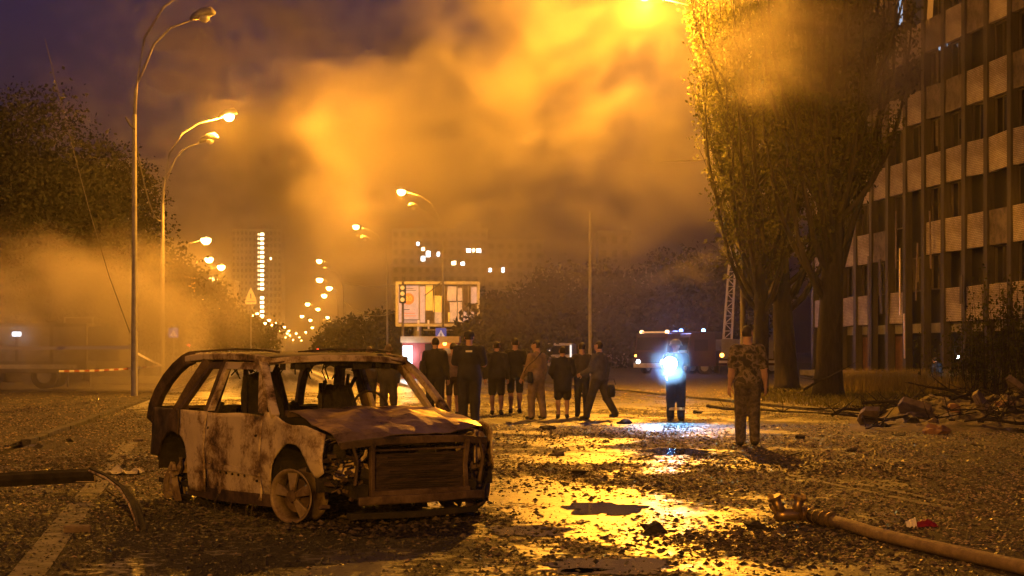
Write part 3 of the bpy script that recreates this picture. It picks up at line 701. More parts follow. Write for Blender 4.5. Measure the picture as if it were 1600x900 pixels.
wy = thing('hose_breeching', 'brass hose breeching with two open outlets lying on the wet road', 'hose fitting', base)
dv = (G(1262, 817) - G(1212, 818)); L = dv.length; d = dv.normalized(); c0 = G(1212, 818) - base + Vector((0, 0, .075))
mb = MB(); mb.tube([c0, c0 + d * L * .25, c0 + d * L * .6, c0 + d * L * .8], [.045, .055, .055, .05], 14); mb.build('body', M_brass, wy, smooth=True)
mb = MB()
for t in (.80, .88, .96): mb.tube([c0 + d * (L * t - .008), c0 + d * (L * t + .008)], .066, 14)
mb.tube([c0 + d * L * .78, c0 + d * L * 1.02], .05, 14); mb.build('coupling_collar', M_brass, wy)
for k, (t, lean) in enumerate(((.2, -.07), (.62, .03))):
    q = c0 + d * L * t; tip = q + Vector((lean, -.02, .15)) + d * 0
    o = MB().tube([q, q.lerp(tip, .5), tip], [.046, .042, .046], 12).build('outlet', M_brass, wy, smooth=True)
    ax = (tip - q).normalized(); mb = MB()
    mb.tube([tip - ax * .014, tip + ax * .014], .062, 14)
    for j in range(3):
        a = j * 2.094 + k; sd = Vector((math.cos(a), math.sin(a), 0)); mb.box(tip + sd * .064 + Vector((0, 0, .012)), (.03, .03, .036))
    mb.build('claw_ring', M_brass, o)
q = c0 + Vector((0, 0, 0)); o = MB().tube([q + d * .02, q - d * .045 + Vector((0, 0, .07)), q - d * .055 + Vector((0, -.01, .10))], [.02, .012, .01], 8).build('lever', M_brass, wy)
# crumpled packet
pk = thing('crumpled_packet', 'crumpled red and white packet beside the hose', 'litter', G(1440, 823))
MB().grid(lambda u, v: (lerp(-.06, .13, u), lerp(-.06, .06, v), .005 + .055 * math.sin(v * 3.1) * math.sin(u * 2.6 + .3) + .02 * nz3(u * 6, v * 6, 2)), 12, 8).build('red_half', mat('red_foil', (.20, .01, .012), rough=.4), pk, solid=.004)
MB().grid(lambda u, v: (lerp(-.14, -.055, u), lerp(-.06, .06, v), .005 + .075 * math.sin(v * 3.1) * (.4 + u * .6) + .02 * nz3(u * 5, v * 5, 6)), 8, 8).build('white_half', mat('white_foil', (.75, .73, .7), rough=.35), pk, solid=.004)
# ------------------------------------------------------------------ people: one continuous body surface from a distance field
def surf_net(f, org, h):
    S = f < 0
    c = [f[:-1, :-1, :-1], f[1:, :-1, :-1], f[:-1, 1:, :-1], f[1:, 1:, :-1], f[:-1, :-1, 1:], f[1:, :-1, 1:], f[:-1, 1:, 1:], f[1:, 1:, 1:]]
    offs = np.array([[0, 0, 0], [1, 0, 0], [0, 1, 0], [1, 1, 0], [0, 0, 1], [1, 0, 1], [0, 1, 1], [1, 1, 1]], float)
    neg = sum((x < 0).astype(int) for x in c); act = (neg > 0) & (neg < 8)
    idx = -np.ones(act.shape, int); ii = np.argwhere(act); idx[act] = np.arange(len(ii))
    vals = np.stack([x[act] for x in c], 1); acc = np.zeros((len(ii), 3)); cnt = np.zeros(len(ii))
    for a, b in ((0, 1), (2, 3), (4, 5), (6, 7), (0, 2), (1, 3), (4, 6), (5, 7), (0, 4), (1, 5), (2, 6), (3, 7)):
        va, vb = vals[:, a], vals[:, b]; m = (va < 0) != (vb < 0); t = np.where(m, va / np.where(m, va - vb, 1), 0)
        p = offs[a] + t[:, None] * (offs[b] - offs[a]); acc += p * m[:, None]; cnt += m
    V = org + (ii + acc / cnt[:, None]) * h
    F = []
    for ax in range(3):
        sl0 = [slice(None)] * 3; sl1 = [slice(None)] * 3; sl0[ax] = slice(0, -1); sl1[ax] = slice(1, None)
        A = S[tuple(sl0)]; B = S[tuple(sl1)]; ch = np.argwhere(A != B)
        u, w = [(1, 2), (2, 0), (0, 1)][ax]
        lim = act.shape
        ok = (ch[:, u] > 0) & (ch[:, w] > 0) & (ch[:, u] < lim[u]) & (ch[:, w] < lim[w]); ch = ch[ok]
        if not len(ch): continue
        def at(du, dw):
            q = ch.copy(); q[:, u] -= du; q[:, w] -= dw; return idx[q[:, 0], q[:, 1], q[:, 2]]
        q = np.stack([at(0, 0), at(1, 0), at(1, 1), at(0, 1)], 1)
        flip = ~A[tuple(ch.T)]
        q[flip] = q[flip][:, ::-1]; q = q[:, ::-1]
        F.append(q)
    F = np.concatenate(F); F = F[(F >= 0).all(1)]
    return V, F
def sd_cap(Pn, a, b, ra, rb):
    a = np.array(a, float); b = np.array(b, float); ba = b - a; t = np.clip(((Pn - a) @ ba) / max(1e-9, ba @ ba), 0, 1)
    return np.linalg.norm(Pn - a - t[..., None] * ba, axis=-1) - (ra + (rb - ra) * t)
def sd_ell(Pn, c, r):
    q = (Pn - np.array(c)) / np.array(r); k = np.linalg.norm(q, axis=-1); return (k - 1) * min(r) * 1.0
def evalsdf(prims, lo, hi, h, k):
    lo = np.array(lo, float); n = np.ceil((np.array(hi) - lo) / h).astype(int) + 1
    g = np.stack(np.meshgrid(*[lo[i] + np.arange(n[i]) * h for i in range(3)], indexing='ij'), -1)
    acc = np.zeros(g.shape[:3])
    for p in prims:
        d = sd_cap(g, *p[1]) if p[0] == 'c' else sd_ell(g, *p[1]); acc += np.exp(np.clip(-d / k, -60, 60))
    f = -k * np.log(acc + 1e-30)
    V, F = surf_net(f, lo, h)
    C = V[F].mean(1); best = np.full(len(C), 1e9); lab = np.zeros(len(C), int)
    for p in prims:
        d = sd_cap(C, *p[1]) if p[0] == 'c' else sd_ell(C, *p[1]); m = d < best; best[m] = d[m]; lab[m] = p[2]
    return V, F, lab
SKIN, HAIR, TOP, BOT, SHOE, EXTRA = range(6)
# head, 1 unit = real metres for a 1.8 m adult; faces +y, origin at the head's centre
hp_ = [('e', ((0, -.012, .03), (.076, .096, .088)), SKIN), ('e', ((0, .03, -.045), (.055, .062, .07)), SKIN), ('c', ((0, .092, .008), (0, .108, -.022), .011, .015), SKIN),
       ('e', ((.078, -.005, -.012), (.014, .02, .032)), SKIN), ('e', ((-.078, -.005, -.012), (.014, .02, .032)), SKIN), ('c', ((-.03, .083, .022), (.03, .083, .022), .013, .013), SKIN),
       ('c', ((-.018, .085, -.058), (.018, .085, -.058), .009, .009), SKIN), ('c', ((0, -.02, -.06), (0, -.025, -.16), .056, .06), SKIN),
       ('e', ((.03, .083, .004), (.011, .008, .008)), SKIN), ('e', ((-.03, .083, .004), (.011, .008, .008)), SKIN)]
HV, HF, HL = evalsdf(hp_, (-.13, -.15, -.18), (.13, .16, .15), .0095, .010)
HC = HV[HF].mean(1)
HL = np.where((HC[:, 2] > .055 - (HC[:, 1] + .02) * .2) & (HC[:, 1] < .07) | ((HC[:, 1] < -.02) & (HC[:, 2] > -.055)), HAIR, SKIN)
HL[(np.abs(HC[:, 0]) > .078) & (HC[:, 2] < .03)] = SKIN
# relaxed hand: fingers along -z, palm facing +y, thumb towards +x
hd_ = [('e', ((0, 0, -.045), (.042, .016, .052)), SKIN), ('c', ((0, 0, .02), (0, 0, -.02), .026, .028), SKIN)]
for i, (x, L, c) in enumerate(((-.032, .8, .25), (-.011, 1.0, .2), (.011, 1.06, .18), (.032, .95, .15))):
    p = Vector((x, 0, -.085)); ang = c
    for seg, r0 in ((.036, .0095), (.025, .0088), (.02, .008)):
        q = p + Vector((x * .08, math.sin(ang), -math.cos(ang))) * seg * L; hd_.append(('c', (tuple(p), tuple(q), r0, r0 * .92), SKIN)); p = q; ang += .35
p = Vector((.036, .006, -.03))
for dx, dy, dz, r0 in ((.028, .012, -.028, .0125), (.010, .012, -.03, .0105), (.002, .01, -.022, .009)):
    q = p + Vector((dx, dy, dz)); hd_.append(('c', (tuple(p), tuple(q), r0, r0 * .9), SKIN)); p = q
NV, NF, NL = evalsdf(hd_, (-.07, -.05, -.2), (.10, .10, .05), .0062, .0045)

CLOTH = {}
def cloth(c, c2=None, name=None, scale=7, rough=.85):
    key = (c, c2, name, scale)
    if key not in CLOTH:
        CLOTH[key] = mat(name or 'cloth_%d' % len(CLOTH), c, c2 or tuple(v * .65 for v in c), scale, rough, bump=.25, bscale=18)
    return CLOTH[key]
M_skin = mat('skin', (.52, .33, .23), (.45, .27, .19), 6, .55)
M_hair = mat('dark_hair', (.03, .02, .014), rough=.6, bump=.4, bscale=60)
M_hairf = mat('fair_hair', (.14, .10, .06), rough=.6, bump=.4, bscale=60)
M_shoe = mat('dark_shoe', (.02, .018, .016), rough=.6)
def person(label, loc, H=1.78, face=0.0, build=1.0, top=None, bot=None, extra=None, hair=None, shoe=None, sleeves='long', legs='long', coat=False,
           hips=((.0, .0), (.0, .0)), arms=((.05, .12, .15), (.05, .12, .15)), lean=0.0, head=(0, 0), loose=.0, group='people standing in the road', stance=.0, boots=False, crouch=None):
    root = thing('person', label, 'person', loc, face, group)
    s = H / 1.8; pr = []; b = build
    hz = .945 * s; sh = 1.475 * s
    ln = Matrix.Rotation(-lean, 3, 'X'); pel = Vector((0, 0, hz))
    up = lambda v: pel + ln @ (Vector(v) - pel)
    w = .018 + loose
    # torso
    pr += [('e', (tuple(up((0, .0, 1.29 * s))), (.178 * b * s + w * .6, .112 * b * s + w, .24 * s)), TOP), ('e', (tuple(up((0, .005, 1.08 * s))), (.155 * b * s + w, .108 * b * s + w, .19 * s)), TOP),
           ('e', ((0, -.005, .94 * s), (.168 * b * s + w * .5, .118 * b * s + w * .5, .125 * s)), BOT),
           ('c', (tuple(up((-.15 * s * b, -.01, 1.455 * s))), tuple(up((.15 * s * b, -.01, 1.455 * s))), .062 * s, .062 * s), TOP),
           ('c', (tuple(up((0, -.01, 1.47 * s))), tuple(up((0, -.0, 1.58 * s))), .066 * s, .056 * s), SKIN)]
    if sleeves == 'long': pr.append(('c', (tuple(up((-.04, -.03, 1.51 * s))), tuple(up((.04, -.03, 1.51 * s))), .05 * s, .05 * s), TOP))
    if coat:
        pr += [('c', ((0, 0, 1.1 * s), (0, -.01, .84 * s), .15 * s * b + w * .7, .155 * s * b + w * .8), TOP)]
    else: pr += [('c', ((-.05, 0, 1.0 * s), (.05, 0, 1.0 * s), .115 * s * b + w, .115 * s * b + w), TOP)]
    ank = []
    for i, sx in enumerate((-1, 1)):
        a, k = hips[i]; hj = Vector((sx * (.092 if legs == 'long' else .10) * s * b, 0, .92 * s))
        kn = hj + Vector((sx * (.012 + stance), math.sin(a), -math.cos(a))) * .43 * s
        an = kn + Vector((sx * stance, math.sin(a - k), -math.cos(a - k))) * .42 * s
        ank.append(an)
        if legs == 'long':
            pr += [('c', (tuple(hj), tuple(kn), .095 * s * b + w * .5, .068 * s * b + w * .6), BOT), ('c', (tuple(kn), tuple(an + Vector((0, 0, .01))), .066 * s * b + w * .6, .058 * s + w * .5), BOT)]
        else:
            mid = hj.lerp(kn, .85)
            pr += [('c', (tuple(hj), tuple(mid), .088 * s * b + w * .3, .078 * s * b + w * .35), BOT), ('c', (tuple(mid), tuple(kn), .062 * s, .056 * s), SKIN),
                   ('c', (tuple(kn), tuple(kn.lerp(an, .35)), .054 * s, .06 * s), SKIN), ('c', (tuple(kn.lerp(an, .35)), tuple(an), .058 * s, .037 * s), SKIN)]
        if boots: pr.append(('c', (tuple(an.lerp(kn, .45)), tuple(an), .06 * s, .052 * s), SHOE))
        ft = Vector((sx * .04, 1, -.12 + max(-.5, min(.6, -(a - k) * .0)))).normalized()
        pr += [('c', (tuple(an + Vector((0, -.035, -.045)) * s), tuple(an + (Vector((sx * .02, .15, -.055))) * s), .042 * s, .036 * s), SHOE), ('c', (tuple(an), tuple(an + Vector((0, .02, -.04)) * s), .045 * s, .044 * s), SHOE)]
    hands = []
    for i, sx in enumerate((-1, 1)):
        p, q, e = arms[i][:3]; inn = arms[i][3] if len(arms[i]) > 3 else .1
        sj = up((sx * .185 * s * b, -.01, 1.44 * s))
        d1 = ln @ Vector((sx * math.sin(q), math.sin(p) * math.cos(q), -math.cos(p) * math.cos(q))); el = sj + d1 * .30 * s
        d2 = ln @ Vector((sx * (math.sin(q) - inn), math.sin(p + e), -math.cos(p + e))).normalized(); wr = el + d2 * .25 * s
        if sleeves == 'long':
            pr += [('c', (tuple(sj), tuple(el), .062 * s * b + w * .5, .05 * s + w * .5), TOP), ('c', (tuple(el), tuple(wr), .05 * s + w * .5, .037 * s + w * .4), TOP)]
        else:
            m_ = sj.lerp(el, .75)
            pr += [('c', (tuple(sj), tuple(m_), .064 * s * b + w * .5, .062 * s + w * .5), TOP), ('c', (tuple(m_), tuple(el), .043 * s, .04 * s), SKIN), ('c', (tuple(el), tuple(el.lerp(wr, .4)), .04 * s, .043 * s), SKIN), ('c', (tuple(el.lerp(wr, .4)), tuple(wr), .042 * s, .028 * s), SKIN)]
        hands.append((wr, d2, sx))
    pts = np.array([x for p_ in pr for x in ((p_[1][0], p_[1][1]) if p_[0] == 'c' else (p_[1][0],))])
    V, F, Lb = evalsdf(pr, pts.min(0) - .26, pts.max(0) + .26, .020, .012)
    V += np.array([[.010 * nz3(p[0] * 9, p[1] * 9, p[2] * 5 + H) for _ in (0, 1)] + [0] for p in V]) if loose > .012 else 0
    Vs = [V]; Fs = [F]; Ls = [Lb]; n = len(V)
    hc = up((0, .012, 1.685 * s)); hm = Matrix.Rotation(head[0], 3, 'Z') @ Matrix.Rotation(-head[1], 3, 'X')
    hm = np.array(hm) * s
    Vs.append(HV @ hm.T + np.array(hc)); Fs.append(HF + n); Ls.append(HL); n += len(HV)
    for wr, d2, sx in hands:
        z = -d2; y = Vector((-sx * .9, .35, 0)); x = y.cross(z).normalized(); y = z.cross(x)
        m3 = np.array(Matrix((x, y, z)).transposed()) * s * 1.0
        vv = NV.copy(); ff = NF
        Vs.append(vv @ m3.T + np.array(wr + d2 * .012)); Fs.append(ff + n); Ls.append(NL * 0 + SKIN); n += len(vv)
    V = np.concatenate(Vs); F = np.concatenate(Fs); Lb = np.concatenate(Ls)
    V[:, 2] -= V[:, 2].min() + .004
    me = bpy.data.meshes.new('body'); me.from_pydata(V.tolist(), [], F.tolist()); me.update()
    for m in (M_skin, hair or M_hair, top, bot, shoe or M_shoe, extra or top): me.materials.append(m)
    me.polygons.foreach_set('material_index', Lb.tolist()); me.polygons.foreach_set('use_smooth', [True] * len(me.polygons))
    o = bpy.data.objects.new('body', me); COL.objects.link(o); o.parent = root
    root['hand_l'] = 0; del root['hand_l']
    drop = 0
    return root, dict(hands=hands, head=hc, s=s, H=H)

navy = cloth((.022, .022, .034)); black = cloth((.022, .02, .02)); dkgrey = cloth((.055, .05, .052)); tan = cloth((.36, .26, .16)); grey = cloth((.10, .095, .09))
olive = cloth((.10, .08, .045)); brown = cloth((.07, .045, .03)); pink = cloth((.30, .15, .12))
M_camo = bpy.data.materials.new('camouflage'); M_camo.use_nodes = True
def camo():
    nt = M_camo.node_tree; n = nt.nodes; l = nt.links; b = n['Principled BSDF']; tc = n.new('ShaderNodeTexCoord'); z = n.new('ShaderNodeTexNoise')
    z.inputs['Scale'].default_value = 9; z.inputs['Detail'].default_value = 3; l.new(tc.outputs['Object'], z.inputs['Vector'])
    cr = n.new('ShaderNodeValToRGB'); cr.color_ramp.interpolation = 'CONSTANT'; e = cr.color_ramp.elements
    e[0].position = 0; e[0].color = (.035, .03, .018, 1); e[1].position = .44; e[1].color = (.12, .10, .06, 1)
    for p_, c in ((.52, (.22, .18, .12, 1)), (.60, (.07, .06, .035, 1))):
        k = e.new(p_); k.color = c
    l.new(z.outputs['Fac'], cr.inputs['Fac']); l.new(cr.outputs[0], b.inputs['Base Color']); b.inputs['Roughness'].default_value = .9
camo()
M_camo2 = M_camo.copy(); M_camo2.name = 'camouflage_trousers'
for _e, _c in zip([x for x in M_camo2.node_tree.nodes if x.type == 'VALTORGB'][0].color_ramp.elements, ((.06, .05, .03, 1), (.10, .082, .05, 1), (.14, .115, .07, 1), (.085, .07, .042, 1))): _e.color = _c
def at(px, fy): return G(px, fy)
person('person in a dark jacket seen through the burnt car windscreen opening', at(607, 655), 1.66, .1, top=dkgrey, bot=dkgrey, loose=.02, stance=.05, hair=M_hairf)
person('person half hidden behind the burnt car roof, only head and shoulders showing', at(577, 650), 1.62, .3, top=brown, bot=navy, hair=M_hairf)
pc, ic = person('broad person in dark clothes beside the windscreen pillar, arm bent', at(680, 657), 1.80, -.25, 1.1, top=black, bot=navy, loose=.015, arms=((.0, .18, .7), (.05, .15, .3)), head=(.5, 0))
person('person with pale bare legs mostly hidden behind the officer', at(708, 650), 1.70, .2, .95, top=tan, bot=brown, legs='short', sleeves='short', arms=((.3, .1, 1.2), (.2, .1, 1.0)))
po, io = person('tall broad police officer in dark uniform seen from behind', at(733, 668), 1.90, .0, 1.14, top=navy, bot=navy, loose=.022, arms=((.25, .22, 1.5, .5), (.25, .22, 1.5, .5)), sleeves='short', boots=True)
o = MB().box((0, -.168, 1.515), (.13, .008, .035)).build('back_patch', mat('reflective_patch', (.7, .7, .7), rough=.4), po)
mb = MB(); mb.lathe([(.0001, .115), (.06, .105), (.10, .075), (.108, .03), (.103, .0)], 18, (0, -.01, io['head'].z + .03 - .004)); mb.box((0, .13, io['head'].z + .04), (.13, .09, .012)); mb.build('cap', navy, po, smooth=True)
person('bystander in dark jacket and shorts, left of the bare-armed pair', at(776, 648), 1.73, .0, 1.05, top=navy, bot=black, legs='short', loose=.03, arms=((-.05, .22, .2), (.05, .2, .2)), hips=((.06, .05), (-.05, .03)))
person('bystander in black t-shirt and shorts behind the man in tan', at(805, 646), 1.82, -.1, 1.05, top=black, bot=black, legs='short', sleeves='short', arms=((.1, .2, .5), (.4, .15, 1.2)), hips=((.1, .1), (-.08, .05)))
ph, ih = person('man in pale tan shirt and trousers with a bag strap across his back', at(838, 655), 1.73, .75, 1.05, top=tan, bot=cloth((.30, .22, .14)), loose=.02, arms=((.25, .12, .4), (.0, .15, .2)), hips=((.14, .15), (-.12, .08)), head=(.5, .1))
person('stocky bystander in big dark hooded top and bare legs', at(879, 654), 1.60, .05, 1.08, top=navy, bot=black, legs='short', loose=.04, coat=True, arms=((.15, .25, .9, .5), (.15, .25, .9, .5)))
person('man in dark t-shirt and trousers at the right of the hooded bystander', at(909, 651), 1.70, .1, 1.0, top=dkgrey, bot=navy, sleeves='short', arms=((.3, .2, 1.3, .4), (.3, .15, 1.3, .3)), hips=((.05, .02), (-.05, .02)))
pk_, ik = person('man in grey jacket striding left at the right end of the crowd', at(936, 655), 1.76, .9, 1.02, top=grey, bot=cloth((.06, .055, .05)), loose=.02, arms=((.3, .12, .9), (-.1, .18, .25)), hips=((.38, .1), (-.34, .25)))
def bag(label, loc, size, rz=0, strap=None):
    t = thing('bag', label, 'bag', loc, rz)
    w, d, h = size
    mb = MB(); mb.sweep([(0, 0, h * k) for k in (0, .12, .5, .85, 1.0)], [(w * .5 * math.copysign(abs(math.cos(a)) ** .6, math.cos(a)), d * .5 * math.copysign(abs(math.sin(a)) ** .6, math.sin(a))) for a in [2 * math.pi * q / 14 for q in range(14)]], scales=[.82, 1.0, 1.04, .9, .7]); mb.build('pouch', black, t, smooth=True)
    mb = MB(); pts = strap or [(-w * .35, 0, h), (-w * .25, 0, h * 1.5), (w * .25, 0, h * 1.5), (w * .35, 0, h)]
    mb.bar(pts, .035, .008); mb.build('strap', black, t)
g = at(838, 655)
bag('black shoulder bag at the hip of the man in tan', g + Vector((-.14, -.24, .82)), (.32, .13, .24), 0, [(-.14, 0, .22), (-.06, -.03, .36), (.1, -.04, .5), (.25, .02, .67), (.28, .15, .71)])
g = at(936, 655); bag('dark holdall hanging beside the striding man', g + Vector((.26, -.18, .50)), (.30, .16, .28), .1, [(-.1, 0, .27), (-.06, 0, .40), (.06, 0, .40), (.1, 0, .27)])
g = at(680, 657); bag('dark satchel carried by the person beside the windscreen pillar', g + Vector((-.27, -.12, .95)), (.22, .14, .36), .2)
# soldier walking away
ps, is_ = person('soldier in camouflage t-shirt and faded camouflage trousers walking away near the trees', at(1168, 697), 1.90, -.02, 1.02, top=M_camo, bot=M_camo2, sleeves='short', loose=.018, arms=((-.12, .2, .2), (-.05, .2, .25)), hips=((.08, .05), (.02, .28)), head=(-.5, 0), boots=True, group='emergency crew')
o = MB().bar([(-.17, -.1, 1.03), (0, -.155, 1.03), (.17, -.1, 1.03)], .012, .05).build('belt', olive, ps)
# firefighter facing the camera with a torch
fnav = cloth((.007, .011, .03), name='fire_suit'); M_refl = mat('reflective_band', (.7, .66, .45), rough=.35)
ff = at(1056, 658)
pf, if_ = person('firefighter in dark blue suit facing us with a glaring torch', ff, 1.72, math.pi, 1.08, top=fnav, bot=fnav, loose=.035, arms=((.5, .12, 1.1, .3), (.2, .15, .8)), boots=True, group='emergency crew', stance=.02)
for sx in (-1, 1):
    MB().tube([(sx * .11, -.0, .24), (sx * .11, -.0, .30)], .094, 16).build('leg_band', M_refl, pf)
hz_ = if_['head'].z
MB().lathe([(.0001, .15), (.07, .138), (.115, .10), (.128, .05), (.15, .02), (.148, .012), (.12, .02)], 20, (0, 0, hz_ + .02)).build('helmet', mat('helmet_white', (.2, .2, .18), rough=.35), pf, smooth=True)
tl = P(1047, 568, ff.y - .42)
tt = thing('hand_torch', 'glaring blue-white torch held by the firefighter', 'torch', tl)
dirv = Vector((-.02, -1, -.10)).normalized()
MB().tube([-dirv * .22, -dirv * .08, -dirv * .03, Vector((0, 0, 0))], [.03, .04, .13, .145], 16).build('torch_body', M_dark, tt)
MB().tube([Vector((0, 0, 0)), dirv * .012, dirv * .03, dirv * .035], [.14, .14, .09, .001], 20).build('torch_lens', emis('torch_glow', (.35, .68, 1.0), 300), tt)
sp = lamp('torch_beam', dirv * .12, 800, (.27, .58, 1.0), .1, tt, 'SPOT'); sp.data.spot_size = R(70); sp.data.spot_blend = .6
sp.rotation_euler = Vector((0, -.8, -.75)).to_track_quat('-Z', 'Y').to_euler()
fl = lamp('torch_flare', dirv * .10, 130, (.03, .25, 1.0), .05, tt, 'SPOT'); fl.data.spot_size = R(165); fl.data.spot_blend = .3; fl.rotation_euler = dirv.to_track_quat('-Z', 'Y').to_euler()
# crouching searcher by the building
cr = P(1468, 575, 62); cr.z = .1
pcw, _ = person('searcher crouching with a torch in the grass below the building', cr, 1.7, .3, 1.0, top=black, bot=black, hips=((1.35, 2.3), (1.2, 2.2)), lean=.5, arms=((.6, .1, .7), (.8, .1, .6)), group='emergency crew')
tl = P(1496, 558, 61.3)
tt = thing('hand_torch', 'small blue-white torch beside the crouching searcher', 'torch', tl)
MB().tube([(0, .2, 0), (0, .03, 0), (0, 0, 0)], [.025, .03, .05], 12).build('torch_body', M_dark, tt)
MB().tube([(0, -.002, 0), (0, -.02, 0), (0, -.03, 0)], [.05, .05, .002], 14).build('torch_lens', emis('torch_glow_small', (.5, .75, 1.0), 160), tt)
lamp('torch_flare', (0, -.12, 0), 60, (.4, .68, 1.0), .05, tt)
for (x, y, hh, fc, lb) in ((1104, 583, 1.75, .4, 'dark figure beside the fire engine, left of the soldier'), (1120, 584, 1.8, -.3, 'dark figure standing close to the soldier by the fire engine'), (1089, 582, 1.72, 1.0, 'dark figure by the tail of the fire engine')):
    person(lb, at(x, y), hh, fc, 1.05, top=black, bot=black, loose=.03, group='emergency crew')
# ------------------------------------------------------------------ street lamps
def head_mb(lit):
    mb = MB(); mb.sweep([(0, 0, 0), (.12, 0, .02), (.4, 0, .05), (.7, 0, .04), (.82, 0, .0)], [(-.5, 0), (-.42, .5), (0, .8), (.42, .5), (.5, 0), (.3, -.25), (-.3, -.25)], scales=[.10, .2, .30, .28, .10]); return mb
def street_lamp(label, base, H, reach, side, lit, low_lit=False, glow=E_sod, power=0, low=True, group='street lamps along the avenue', lean=0.0, grow=1.0, pm=None):
    t = thing('street_lamp', label, 'street lamp', base, 0, group)
    dx = side; k = H / 12.0
    MB().tube([(0, 0, 0), (0, 0, H * .3), (0, 0, H * .68)], [.11, .09, .07], 10).build('pole', pm or M_steel, t)
    arms = [(H, reach, lit)] + ([(H - 1.1 * k, reach * .66, low_lit)] if low else [])
    for (h, rc, on) in arms:
        pts = [(0, 0, H * .66), (dx * rc * .02, 0, H * .74), (dx * rc * .12, 0, h - 1.6 * k), (dx * rc * .35, 0, h - .7 * k), (dx * rc * .65, 0, h - .22 * k), (dx * rc, 0, h - .02)]
        a = MB().tube(pts, [.055, .05, .042, .038, .034, .03], 8).build('arm', pm or M_steel, t, smooth=True)
        hd = head_mb(on).build('lamp_head', M_steel, a, smooth=True); hd.location = (dx * rc, 0, h); hd.rotation_euler = (0, R(-14) if dx > 0 else R(14), 0 if dx > 0 else math.pi)
        if dx < 0: hd.rotation_euler = (0, R(-14), math.pi)
        lx = dx * (rc + .45)
        g = grow if on else 1.0
        mb = MB(); mb.lathe([(.001, -.19 * g), (.10 * g, -.16 * g), (.16 * g, -.08 * g), (.17 * g, .0), (.1 * g, .03)], 14)
        ln_ = mb.build('lamp_lens', glow if on else M_whitep, a); ln_.location = (lx, 0, h + .10)
        if on and power:
            lamp('lamp_light', (lx, 0, h - .18), power, SODIUM, .16, t)
    return t
FAR = 'far street lamps down the avenue'
# tall poles of the left row
street_lamp('tall double-armed street lamp at left, unlit, arm leaving the frame top', Vector((-12.04, 50, .1)), 13.2, 2.7, 1, False)
street_lamp('second street lamp of the left row, upper head lit', Vector(((254 - 800) / FPX * 66, 66, .1)), 11.25, 2.35, 1, True, power=15000, grow=1.3)
# the lamp whose glare tops the frame
street_lamp('glaring street lamp above the poplar, head at the top edge', Vector((8.1, 55, .1)), 13.85, 3.0, -1, True, low=False, power=39000, grow=1.2, pm=mat('dimmed_steel', (.10, .09, .08), rough=.7))  # steel coloured darker than the other poles to dim it under its lamp
street_lamp('lit double-armed street lamp in front of the billboard', Vector(((692 - 800) / FPX * 104, 104, .1)), 12.0, 2.3, -1, True, power=14000, grow=1.7)
street_lamp('lit double-armed street lamp left of the billboard', Vector(((605 - 800) / FPX * 133, 133, .1)), 12.0, 2.2, -1, True, power=7000, grow=1.7)
street_lamp('lit street lamp in the right row above the bright bush', Vector(((537 - 800) / FPX * 183, 183, .1)), 12.0, 2.4, -1, True, power=7000, grow=1.9)
# the row goes on beside and behind the camera
street_lamp('street lamp of the left row behind the camera', Vector((-9.6, -30, .1)), 12.0, 2.4, 1, True, low=False, power=50000)
street_lamp('street lamp of the left row level with the burnt car, out of frame', Vector((-12.0, 24, .1)), 12.0, 2.4, 1, True, low=False, power=3200)
far_l = [(321, 375), (326, 405), (345, 417), (330, 436), (318, 467), (331, 483), (343, 482), (395, 493), (408, 496), (420, 500), (430, 505), (444, 511), (451, 517), (402, 490), (414, 505), (425, 508), (437, 516), (350, 500), (338, 505), (441, 523)]
far_r = [(500, 437), (515, 450), (507, 462), (481, 475), (497, 483), (472, 494), (512, 496), (449, 521), (435, 525), (446, 527), (458, 531), (471, 532), (453, 524), (463, 521), (478, 519), (488, 512), (468, 527), (485, 500)]
proto = {}
for lst, side, nm in ((far_l, 1, 'left'), (far_r, -1, 'right')):
    for i, (px, py) in enumerate(lst):
        Y = 10.5 * FPX / (550 - py); p = P(px, py, Y)
        lab = 'far glowing street lamp in the receding %s row' % nm
        bs = Vector((p.x - side * 2.6, Y, .0))
        if side not in proto: proto[side] = t = street_lamp(lab, bs, 12.0, 2.2, side, True, glow=E_sodfar, low=False, group=FAR, grow=2.8)
        else:
            t = copy_tree(proto[side]); t.location = bs
        if Y < 320: lamp('lamp_light', (side * 2.65, 0, 11.7), 12000, SODIUM, .3, t)
        if Y > 500: t.scale = (1.0, 1.0, 1.0)

# plain poles and wires
def pole(label, base, h, r=.09, m=None, cat='pole'):
    t = MB().tube([(0, 0, 0), (0, 0, h * .5), (0, 0, h)], [r, r * .85, r * .65], 10).build('utility_pole', m or M_steel, loc=base); return tag(t, label, cat)
pole('thin pale pole behind the right end of the crowd', Vector(((922 - 800) / FPX * 95, 95, 0)), 10.0, .12)
M_wood = mat('pole_timber', (.20, .15, .10), (.12, .09, .06), 4, .8, stretch=(4, 4, .4))
pole('pale utility pole behind the left lamps, leftmost of a cluster', Vector(((285 - 800) / FPX * 110, 110, 0)), 8.0, .14, M_concrete)
pole('utility pole in the left cluster, second from left', Vector(((292 - 800) / FPX * 118, 118, 0)), 7.4, .12, M_concrete)
pole('utility pole in the left cluster, third from left', Vector(((300 - 800) / FPX * 122, 122, 0)), 6.4, .12, M_concrete)
tr = thing('pole_transformer', 'yellowish box fixed to the pole cluster at left', 'transformer', P(295, 445, 116))
MB().box((0, -.3, 0), (1.0, .6, 1.1)).build('case', M_yellowp, tr, bevel=.03); MB().box((0, -.3, .65), (.5, .4, .2)).build('bushing', M_steel, tr)
